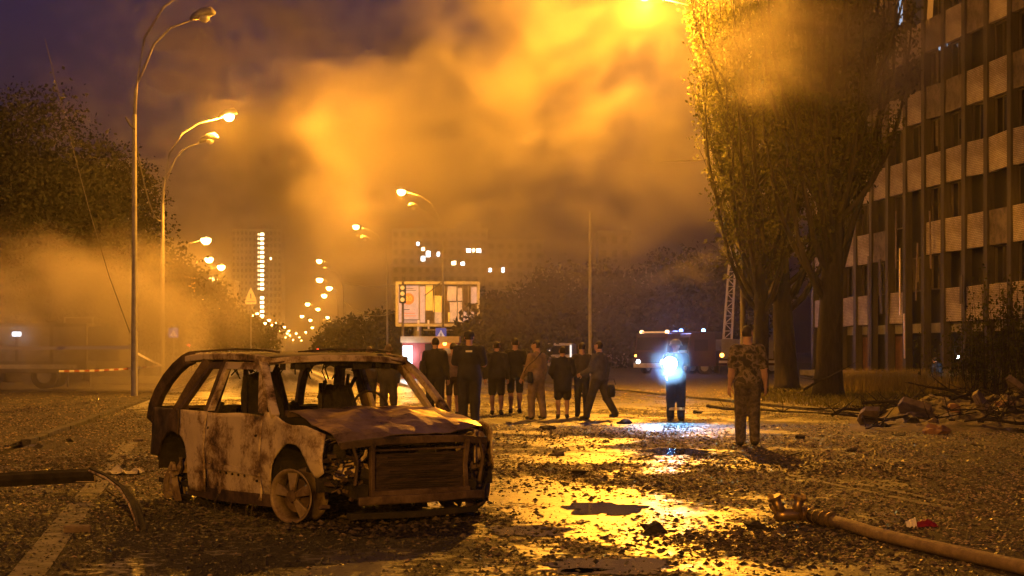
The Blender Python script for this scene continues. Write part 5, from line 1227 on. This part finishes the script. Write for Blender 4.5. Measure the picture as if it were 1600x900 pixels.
# tall scrub at the right edge
for i, (x, Y, H, lb) in enumerate(((1585, 44, 3.3, 'tall thin sapling clump at the right edge'), (1545, 48, 3.4, 'sapling clump left of the right edge scrub'), (1515, 55, 2.4, 'low sapling clump beside the crouching searcher'), (1610, 40, 3.2, 'sapling clump cut by the right edge'))):
    t = thing('sapling', lb, 'shrub', bp(x, Y), 0, 'saplings before the building'); mb = MB(); C = []; rs = random.Random(i + 70)
    for k in range(26):
        a = Vector((rs.gauss(0, .55), rs.gauss(0, .5), 0)); h = H * rs.uniform(.5, 1.1); e = a + Vector((rs.gauss(0, .22), rs.gauss(0, .2), h)); m_ = a.lerp(e, .5) + Vector((rs.gauss(0, .06), 0, 0))
        mb.tube([a, m_, e], [.018, .013, .004], 4)
        for _ in range(46): C.append(a.lerp(e, rs.uniform(.2, 1.05)) + Vector((rs.gauss(0, .13), rs.gauss(0, .13), rs.gauss(0, .08))))
    mb.build('stems', M_bark, t); leaves('foliage', C, .055, L_pop, t, i + 9, .5)
# long grass strip: one mass
def grass(name, label, n, fx, fy, h0, h1, m, seed):
    rs = np.random.RandomState(seed); V = []; F = []
    for i in range(n):
        Y = rs.uniform(*fy); px = rs.uniform(*fx(Y)) ; X = (px - 800) / FPX * Y; h = rs.uniform(h0, h1); a = rs.uniform(0, 6.28); w = rs.uniform(.008, .02); lx, ly = rs.normal(0, .12), rs.normal(0, .12); o = len(V)
        if X < right_kerb(Y) + .4: continue
        c, s = math.cos(a) * w, math.sin(a) * w
        V += [(X - c, Y - s, .08), (X + c, Y + s, .08), (X + c * .7 + lx * .4, Y + s * .7 + ly * .4, .1 + h * .6), (X - c * .7 + lx * .4, Y - s * .7 + ly * .4, .1 + h * .6), (X + lx, Y + ly, .1 + h)]
        F += [(o, o + 1, o + 2, o + 3), (o + 3, o + 2, o + 4)]
    me = bpy.data.meshes.new(name); me.from_pydata(V, [], F); me.materials.append(m); o = bpy.data.objects.new(name, me); COL.objects.link(o); tag(o, label, 'grass', kind='stuff')
grass('tall_grass', 'tall dry grass growing between the trunk and the building', 15000, lambda Y: (1315, 1640), (52, 74), .25, .75, leafmat('dry_grass', (.16, .13, .04), (.26, .20, .07), .3), 1)
grass('short_grass', 'short trampled grass on the right verge', 9000, lambda Y: (1180, 1620), (36, 60), .05, .2, leafmat('verge_grass', (.07, .075, .02), (.14, .12, .04), .3), 2)

# ------------------------------------------------------------------ rubble and fallen branches at right
M_mound = mat('rubble_earth', (.035, .026, .02), (.12, .085, .055), 4, .9, bump=.9, bscale=14)
rs = random.Random(4)
def mound(u, v):
    px = lerp(1325, 1680, u); Y = lerp(29.5, 40, v); X = (px - 800) / FPX * Y
    h = math.sin(math.pi * min(1, v * 1.05)) ** .7 * min(1, u * 3.0) * (.48 + .3 * u)
    z = max(-.02, h * (.62 + .6 * fb(X * .9, Y * .6, 2, 1, 4)))
    return (X, Y, z)
mo = MB().grid(mound, 80, 50).build('rubble_mound', M_mound, smooth=False); tag(mo, 'low dark mound of earth and rubble on the right kerb', 'rubble', kind='stuff')
def on_mound(px, v): 
    p = mound((px - 1325) / 355.0, v); return Vector(p)
M_slab = mat('broken_concrete', (.17, .13, .10), (.09, .07, .055), 6, .85, bump=.6); M_clay = mat('clay_rubble', (.28, .15, .07), (.18, .10, .05), 6, .85, bump=.6)
slabs = [(1365, .15, .55, 'slanted broken slab at the left end of the rubble mound'), (1430, .25, .7, 'rounded broken slab with a curved edge in the rubble mound'), (1535, .3, .6, 'tilted slab in the middle of the rubble mound'), (1590, .5, .8, 'broken slab at the right edge on the rubble mound')]
for i, (px, v, s, lb) in enumerate(slabs):
    c = on_mound(px, v); poly = [(s * (.5 + .15 * rs.random()) * math.cos(a), s * .5 * math.sin(a)) for a in sorted(rs.uniform(0, 6.28) for _ in range(8))]
    o = MB().prism(poly, -.07, .07, ax=(0, 1)).build('broken_slab', M_slab, bevel=.015, loc=c + Vector((0, 0, .12))); o.rotation_euler = (rs.uniform(.3, 1.0), rs.uniform(-.5, .5), rs.uniform(0, 3)); tag(o, lb, 'slab', 'slabs on the rubble mound')
lump('clay_lump', 'ochre clay lump at the foot of the rubble mound', 'rubble', G(1465, 678), .24, M_clay, 61, .5); lump('clay_lump', 'round ochre lump in the middle of the rubble mound', 'rubble', on_mound(1490, .3), .14, M_clay, 66, .8)
lump('clay_lump', 'ochre lump near the right edge of the rubble mound', 'rubble', on_mound(1570, .25), .2, M_clay, 71, .6)
for i in range(40):
    px = rs.uniform(1335, 1640); v = rs.uniform(.05, .9); lump('rubble_piece', 'rough piece of rubble on the mound at right', 'rubble', on_mound(px, v) - Vector((0, 0, .03)), rs.uniform(.06, .17), [M_slab, M_clodm, M_clod][i % 3], 80 + i * 2.1, .6, 'rubble pieces on the mound')
for i in range(34):
    px = rs.uniform(1300, 1640); v = rs.uniform(.0, 1); c = on_mound(max(1326, px), v) + Vector((0, 0, .1)); L = rs.uniform(.8, 2.6); az = rs.gauss(0, .5) + (math.pi if rs.random() < .5 else 0); d = Vector((math.cos(az), math.sin(az), rs.uniform(-.08, .35)))
    mb = MB(); pts = [d * L * (k / 5 - .5) + Vector((rs.uniform(-.06, .06), rs.uniform(-.06, .06), rs.uniform(-.06, .06))) for k in range(6)]; r = rs.uniform(.015, .05); mb.tube(pts, [r * (1 - .13 * k) for k in range(6)], 6)
    for k in range(4): p = pts[rs.randint(1, 4)]; mb.tube([p, p + Vector((rs.uniform(-.5, .5), rs.uniform(-.3, .3), rs.uniform(0, .5)))], [r * .4, .004], 4, cap=False)
    tag(mb.build('fallen_branch', M_bark, loc=c), 'bare fallen branch lying on the rubble at right', 'branch', 'fallen branches on the rubble')
for (a, b_, lb) in (((1105, 640), (1290, 652), 'thin fallen branch on the road left of the trunk'), ((1255, 612), (1330, 575), 'broken branch leaning against the poplar foot')):
    A = G(*a) if a[1] > 615 else P(a[0], a[1], 47); B = G(*b_) if b_[1] > 600 else P(b_[0], b_[1], 47)
    pts = [A.lerp(B, k / 6) - A + Vector((0, rs.uniform(-.08, .08), .05 + rs.uniform(0, .06))) for k in range(7)]; mb = MB(); mb.tube(pts, [.045 - .005 * k for k in range(7)], 6)
    for k in range(6): p = pts[rs.randint(1, 5)]; mb.tube([p, p + Vector((rs.uniform(-.6, .6), rs.uniform(-.4, .4), rs.uniform(0, .3)))], [.015, .004], 4, cap=False)
    tag(mb.build('fallen_branch', M_bark, loc=A), lb, 'branch')

# ------------------------------------------------------------------ damaged office block at right
SL = -.15; ang = math.atan2(1.0, SL)          # facade runs along direction (SL,1)
d0 = Vector((SL, 1, 0)).normalized(); nrm = Vector((-d0.y, d0.x, 0)) * 1.0
if nrm.x > 0: nrm = -nrm
of0 = Vector((33.8 - .15 * 60, 60, 0))
ob = thing('office_building', 'damaged office block with pale spandrels and dark broken windows', 'building', of0)
ob.matrix_world = Matrix.Translation(of0) @ Matrix((( d0.x, -nrm.x, 0, 0), (d0.y, -nrm.y, 0, 0), (0, 0, 1, 0), (0, 0, 0, 1)))
# local axes: x along the facade away from us, -y out of the facade, z up
M_brick = bpy.data.materials.new('white_glazed_brick'); M_brick.use_nodes = True
def brickmat():
    nt = M_brick.node_tree; n = nt.nodes; l = nt.links; b = n['Principled BSDF']; tc = n.new('ShaderNodeTexCoord'); mp = n.new('ShaderNodeMapping'); mp.inputs['Rotation'].default_value = (R(90), 0, 0)
    br = n.new('ShaderNodeTexBrick'); br.inputs['Scale'].default_value = 1.0; br.inputs['Brick Width'].default_value = .26; br.inputs['Row Height'].default_value = .085; br.inputs['Mortar Size'].default_value = .012
    br.inputs['Color1'].default_value = (.50, .44, .39, 1); br.inputs['Color2'].default_value = (.40, .345, .30, 1); br.inputs['Mortar'].default_value = (.16, .14, .12, 1)
    l.new(tc.outputs['Object'], mp.inputs['Vector']); l.new(mp.outputs[0], br.inputs['Vector'])
    z = n.new('ShaderNodeTexNoise'); z.inputs['Scale'].default_value = .7; z.inputs['Detail'].default_value = 6; l.new(tc.outputs['Object'], z.inputs['Vector'])
    cr = n.new('ShaderNodeValToRGB'); cr.color_ramp.elements[0].position = .35; cr.color_ramp.elements[0].color = (.45, .4, .36, 1); cr.color_ramp.elements[1].position = .6; l.new(z.outputs['Fac'], cr.inputs['Fac'])
    mx = n.new('ShaderNodeMixRGB'); mx.blend_type = 'MULTIPLY'; mx.inputs[0].default_value = 1; l.new(br.outputs['Color'], mx.inputs[1]); l.new(cr.outputs[0], mx.inputs[2]); l.new(mx.outputs[0], b.inputs['Base Color']); b.inputs['Roughness'].default_value = .75
brickmat()
M_col = mat('column_cladding', (.05, .042, .037), (.028, .023, .02), 2, .7, stretch=(3, 3, .3)); M_int = mat('dark_interior', (.025, .02, .018), rough=.9); M_fr = mat('window_frame_dark', (.06, .05, .045), rough=.6); M_emis_blind = emis('emissive_blind', (.55, .72, 1.0), .75)  # blind emission stands in for cool light on the cloth
BAY = 2.43; N0 = -1; NB = 16; FL = 3.5; G0 = 3.04; NF_ = 7
MB().box((NB * BAY / 2, 6.6, 13), (NB * BAY + 6, 11.6, 27)).build('core_wall', M_int, ob)
MB().box((NB * BAY / 2, 12.6, 13), (NB * BAY + 8, .4, 27.4)).build('back_wall', M_concrete, ob)
colm = MB().box((0, 0, 12.8), (.40, .40, 25.6)).build('column', M_col, ob, bevel=.02); colm.location = (0, -.05, 0)
wide = MB().box((0, 0, 0), (BAY - .44, .22, 1.67)).build('spandrel_panel', M_brick, ob, bevel=.01)
wide2 = MB().box((0, 0, 0), (BAY - .44, .22, 1.67)).build('spandrel_panel', mat('sooty_brick', (.16, .13, .11), (.06, .05, .04), 1.5, .8), ob, bevel=.01)
frm = MB()
for (x, z, w, h) in ((0, .88, BAY - .44, .07), (0, -.88, BAY - .44, .07), (-.96, 0, .07, 1.69), (.96, 0, .07, 1.69), (.18, 0, .06, 1.69)): frm.box((x, 0, z), (w, .1, h))
frm = frm.build('window', M_fr, ob); pane = MB().box((0, 0, 0), (1.05, .015, 1.66)).build('pane', M_glassdark, ob); pane2 = MB().box((0, 0, 0), (.70, .015, 1.66)).build('pane', M_glassdark, ob)
blind = MB().grid(lambda u, v: (lerp(-.45, .45, u), .04 * math.sin(u * 12), lerp(-.8, .8, v) + .06 * math.sin(u * 5) * (1 - v)), 10, 4).build('torn_blind', mat('torn_blind', (.20, .17, .14), (.12, .10, .08), 3, .8), ob, solid=.008)
rs = random.Random(12); used = set()
def place(o, loc, parent=ob, rot=None):
    if o.name in used: c = o.copy(); COL.objects.link(c)
    else: c = o; used.add(o.name)
    c.parent = parent; c.location = loc
    if rot: c.rotation_euler = rot
    return c
for i in range(NB + 1):
    if i == 3: continue
    place(colm, (i * BAY, .0, 0))
for f in range(NF_):
    zb = G0 + f * FL
    for i in range(NB):
        x = (i + .5) * BAY
        sp_ok = not (f == 0 and i in (8, 9, 11)) and not (f == 1 and i in (9, 10))
        if sp_ok: place(wide if rs.random() < .8 else wide2, (x + rs.uniform(-.01, .01), -.0 + rs.uniform(-.015, .015), zb + .835), rot=(rs.uniform(-.03, .03), rs.choice([0, 0, 0, rs.uniform(-.06, .06)]), rs.uniform(-.02, .02)))
        if f == NF_ - 1: continue
        if rs.random() < .85:
            w = place(frm, (x, .25, zb + 1.67 + .915), rot=(0, rs.uniform(-.03, .03), 0))
            if rs.random() < .35: p = place(pane, (-.38, .0, 0), w); p.scale = (1, 1, rs.choice([1, 1, .6])); 
            if rs.random() < .3: place(pane2, (.57, .0, 0), w)
            if rs.random() < .3: b_ = place(blind, (rs.choice([-.38, .4]), .12, rs.uniform(.1, .5)), w); b_.scale = (rs.uniform(.6, 1), 1, rs.uniform(.4, 1.0)); b_.rotation_euler = (0, rs.uniform(-.12, .12), 0)
# wide end bay without columns, blinds with cool light painted in as glow, stripped cladding
for (px, y0, y1, m, nm) in ((1411, -8, 36, M_emis_blind, 'emissive_blind'), (1475, 24, 76, M_emis_blind, 'emissive_blind'), (1455, -5, 40, mat('pale_blind', (.55, .5, .45), rough=.7), 'blind')):
    k = (px - 800) / FPX; Y = 33.8 / (k + .15); t = (Y - 60) / d0.y; z0 = EYE - (y1 - 550) / FPX * Y; z1 = EYE - (y0 - 550) / FPX * Y
    w = .38 if nm == 'blind' else .55
    MB().grid(lambda u, v: (t + lerp(-w, w, u) + .06 * math.sin(v * 5), -.06 + .05 * math.sin(u * 9), lerp(z0, z1, v) + .05 * math.sin(u * 7) * (1 - v)), 8, 8).build(nm, m, ob, solid=.01)
M_strip = mat('loose_cladding', (.16, .12, .09), (.08, .06, .05), 3, .7); M_stripl = mat('bright_metal_strip', (.5, .42, .32), rough=.4, metal=.4)
for (px, y0, y1, m, tl) in ((1350, 400, 572, M_col, 0), (1368, 405, 490, M_col, .06), (1398, 388, 492, M_stripl, 0), (1405, 490, 560, M_stripl, .03), (1424, 380, 470, M_strip, -.08), (1493, 430, 475, M_col, 0), (1445, 330, 420, M_strip, .05), (1392, 330, 420, M_strip, 0)):
    k = (px - 800) / FPX; Y = 33.0 / (k + .15); t = (Y - 60) / d0.y; z0 = EYE - (y1 - 550) / FPX * Y; z1 = EYE - (y0 - 550) / FPX * Y
    MB().box((t, -.55, (z0 + z1) / 2), (.13 if m is not M_col else .3, .05, z1 - z0), (0, tl, 0)).build('hanging_cladding', m, ob)
for i in range(NB):      # ground floor: dark openings with mullions, doors, torn panels
    x = (i + .5) * BAY
    MB().box((x, .3, 2.75), (BAY - .44, .2, .5)).build('lintel', M_concrete, ob)
    if i % 3 != 1: MB().box((x - .4, .28, 1.25), (.06, .1, 2.5)).build('mullion', M_fr, ob)
    if i in (10, 12): MB().box((x, .25, 1.2), (BAY - .5, .06, 2.3)).build('boarded_panel', mat('brown_panel', (.16, .07, .04), (.09, .045, .03), 3, .7), ob)
MB().box((NB * BAY / 2, -.3, .2), (NB * BAY, 1.4, .4)).build('plinth', M_concrete, ob)
MB().box((NB * BAY / 2, 0, 27.0), (NB * BAY + 1, 1.0, 1.0)).build('parapet', M_concrete, ob)
lw = MB()
lw.box((0, 0, .25), (6, .3, .5)); o = lw.build('garden_wall', M_concrete, loc=Vector((17.2, 66, .05)), bevel=.03); o.rotation_euler = (0, 0, -.2); tag(o, 'low pale garden wall in front of the office block', 'wall')

# ------------------------------------------------------------------ far buildings
def far_block(label, px0, px1, top, Y, floors, lit, m, roofbox=None, cols=None, dim=None, depth=14, ledges=False):
    x0 = (px0 - 800) / FPX * Y; x1 = (px1 - 800) / FPX * Y; h = EYE + (550 - top) / FPX * Y
    t = thing('apartment_block', label, 'building', Vector(((x0 + x1) / 2, Y, 0))); w = x1 - x0
    MB().box((0, depth / 2, h / 2), (w, depth, h)).build('wall', m, t); MB().box((0, depth / 2, h + .4), (w + .6, depth + .6, .8)).build('roof', M_concrete, t)
    if roofbox: MB().box((w * roofbox, depth / 2, h + 2), (w * .25, 5, 4)).build('stair_tower', m, t)
    fh = h / floors; cols = cols or max(3, int(w / 3.2)); cw = w / cols
    wm = MB().box((0, 0, 0), (cw * .5, .12, fh * .5)).build('window', dim or M_glassdark, t); first = True; cnt = 0
    for f in range(floors):
        for c in range(cols):
            if cnt >= 290: break
            o = wm if first else wm.copy()
            if not first: COL.objects.link(o)
            first = False; o.parent = t; o.location = (-w / 2 + (c + .5) * cw, -.04, (f + .55) * fh); cnt += 1
    for (px, py, ww, hh, mm) in lit:
        p = P(px, py, Y); MB().box((p.x - t.location.x, -.12, p.z), (ww * Y / FPX, .1, hh * Y / FPX)).build('lit_window', mm, t)
    if ledges:
        for f in range(1, floors): MB().box((0, -.3, f * fh), (w, .7, .25)).build('balcony', M_concrete, t)
    return t
M_far = mat('far_wall', (.20, .18, .17), (.15, .14, .13), .1, .9); E_w1 = emis('far_window_cool', (.85, .95, 1.0), 14); E_w2 = emis('far_window_warm', (1, .75, .35), 14); E_st = emis('stairwell_light', (1, .80, .40), 16)
far_block('slim tower with a lit stairwell column on the skyline', 362, 440, 360, 900, 20, [(409.5, 366 + 7.1 * k, 5.5, 3.6, E_st) for k in range(19) if k not in (13,)] + [(404, 366 + 7.1 * k, 2.5, 3, emis('stairwell_dim', (1, .7, .3), 4)) for k in range(13)] + [(423, 404, 2, 3.5, E_w2)], M_far, cols=12)
far_block('low hazy block left of the lit tower', 340, 366, 440, 820, 10, [], M_far)
E_l = E_w1
far_block('dark apartment block with scattered lit windows above the billboard', 612, 762, 360, 640, 14, [(653, 381, 4, 5, E_w1), (661, 389, 5, 5, E_w2), (669, 397, 6, 9, E_w1), (661, 404, 6, 7, E_w1), (685, 397, 4, 6, E_w1), (732, 391, 7, 7, E_w1), (740, 391, 4, 6, E_w2), (748, 391, 7, 7, E_w1), (709, 411, 7, 6, E_w2), (723, 412, 6, 5, E_w1)], M_far, .3, ledges=True)
far_block('lower block with two lit windows right of the billboard', 760, 850, 378, 560, 12, [(766, 422, 4, 6, E_w1), (786, 422, 4, 7, E_w1)], M_far, None, ledges=True)
far_block('pale hazy block on the skyline right of the thin pole', 935, 985, 365, 420, 9, [], M_far)
far_block('pale long building behind the trees at the junction', 880, 1140, 418, 330, 6, [], mat('pale_far_wall', (.32, .29, .27), rough=.9), cols=30)
# ------------------------------------------------------------------ smoke and haze
def volmat(name, col, dens, g=0.0):
    m = bpy.data.materials.new(name); m.use_nodes = True; nt = m.node_tree; nt.nodes.clear()
    o = nt.nodes.new('ShaderNodeOutputMaterial'); v = nt.nodes.new('ShaderNodeVolumePrincipled')
    v.inputs['Color'].default_value = (*col, 1); v.inputs['Density'].default_value = dens; v.inputs['Anisotropy'].default_value = g
    nt.links.new(v.outputs[0], o.inputs['Volume']); return m
M_smoke = volmat('smoke', (.90, .84, .84), 1.0, .15)
def smoke(label, c, r, res, dens, th, gain, scale, seed, stretch=(1, 1, 1), power=1.0):
    ng = bpy.data.node_groups.new('smoke_field', 'GeometryNodeTree'); ng.interface.new_socket('Geometry', in_out='OUTPUT', socket_type='NodeSocketGeometry')
    n = ng.nodes; l = ng.links; out = n.new('NodeGroupOutput'); vc = n.new('GeometryNodeVolumeCube'); sm = n.new('GeometryNodeSetMaterial'); sm.inputs['Material'].default_value = M_smoke
    vc.inputs['Min'].default_value = (-r[0], -r[1], -r[2]); vc.inputs['Max'].default_value = r
    vc.inputs['Resolution X'].default_value, vc.inputs['Resolution Y'].default_value, vc.inputs['Resolution Z'].default_value = res
    pos = n.new('GeometryNodeInputPosition')
    mp = n.new('ShaderNodeVectorMath'); mp.operation = 'MULTIPLY_ADD'; mp.inputs[1].default_value = stretch; mp.inputs[2].default_value = (seed * 3.7, seed * 1.3, seed * 2.1); l.new(pos.outputs[0], mp.inputs[0])
    nz = n.new('ShaderNodeTexNoise'); nz.inputs['Scale'].default_value = scale; nz.inputs['Detail'].default_value = 6; nz.inputs['Roughness'].default_value = .6; nz.inputs['Distortion'].default_value = 1.2; l.new(mp.outputs[0], nz.inputs['Vector'])
    lo = n.new('ShaderNodeTexNoise'); lo.inputs['Scale'].default_value = scale * .38; lo.inputs['Detail'].default_value = 2; l.new(mp.outputs[0], lo.inputs['Vector'])
    dv = n.new('ShaderNodeVectorMath'); dv.operation = 'DIVIDE'; dv.inputs[1].default_value = r; l.new(pos.outputs[0], dv.inputs[0])
    ln = n.new('ShaderNodeVectorMath'); ln.operation = 'LENGTH'; l.new(dv.outputs[0], ln.inputs[0])
    def mth(op, a, b=None, clamp=False):
        q = n.new('ShaderNodeMath'); q.operation = op; q.use_clamp = clamp
        for i, v in enumerate((a, b)):
            if v is None: continue
            if isinstance(v, (int, float)): q.inputs[i].default_value = v
            else: l.new(v, q.inputs[i])
        return q.outputs[0]
    fall = mth('SUBTRACT', 1.0, mth('MULTIPLY', ln.outputs['Value'], ln.outputs['Value']), True)
    edge = mth('MULTIPLY', mth('SUBTRACT', 1.0, fall), .16)
    base = mth('MULTIPLY', mth('SUBTRACT', mth('SUBTRACT', mth('ADD', mth('MULTIPLY', nz.outputs['Fac'], .62), mth('MULTIPLY', lo.outputs['Fac'], .38)), th - .05), edge), gain, True)
    d = mth('MULTIPLY', mth('MULTIPLY', mth('POWER', base, power), mth('POWER', fall, .6)), dens)
    l.new(d, vc.inputs['Density']); l.new(vc.outputs[0], sm.inputs['Geometry']); l.new(sm.outputs[0], out.inputs[0])
    me = bpy.data.meshes.new('smoke'); o = bpy.data.objects.new('smoke', me); COL.objects.link(o); o.location = c
    md = o.modifiers.new('smoke', 'NODES'); md.node_group = ng; me.materials.append(M_smoke)
    return tag(o, label, 'smoke', kind='stuff')
smoke('broad lamp-lit smoke bank drifting high above the road', P(900, 100, 67), (15.5, 8, 12.0), (80, 40, 60), .34, .482, 10.0, .17, 1, (1, 1, 1.6))
smoke('bright wisps of smoke curling under the glaring lamp', P(850, 100, 58), (6.5, 3.2, 5.0), (44, 22, 34), .11, .485, 10.0, .30, 17, (1, 1, 1.4))
smoke('smoke hanging in front of the poplar crowns', P(1250, 40, 46), (6.2, 2.8, 3.6), (36, 16, 22), .38, .44, 7.0, .24, 3, (1, 1, 1.7))
smoke('orange smoke rolling over the left verge', P(50, 500, 59), (9.0, 5.2, 4.4), (44, 24, 22), .5, .44, 8.0, .26, 4)
smoke('brown smoke drifting over the left side of the avenue', P(420, 170, 100), (18, 9, 15), (56, 26, 44), .40, .475, 9.0, .14, 6, (1, 1, 1.5))
smoke('added puff of smoke that gives the torch its blue halo', P(1047, 566, 33.2), (.5, .45, .5), (12, 12, 12), .22, .2, 3.0, .5, 8)  # puff added so the torch light shows a halo
smoke('thin smoke veil hanging over the junction trees', P(880, 430, 94), (16, 7, 7), (44, 20, 22), .05, .36, 3.0, .12, 12)
hz = MB().box((0, 760, 44), (1500, 1900, 90)).build('haze', volmat('haze_air', (.9, .86, .84), .0005, .84)); tag(hz, 'thin smoky haze filling the night air', 'haze', kind='stuff')
hz.data.materials[0].node_tree  # Surface left empty
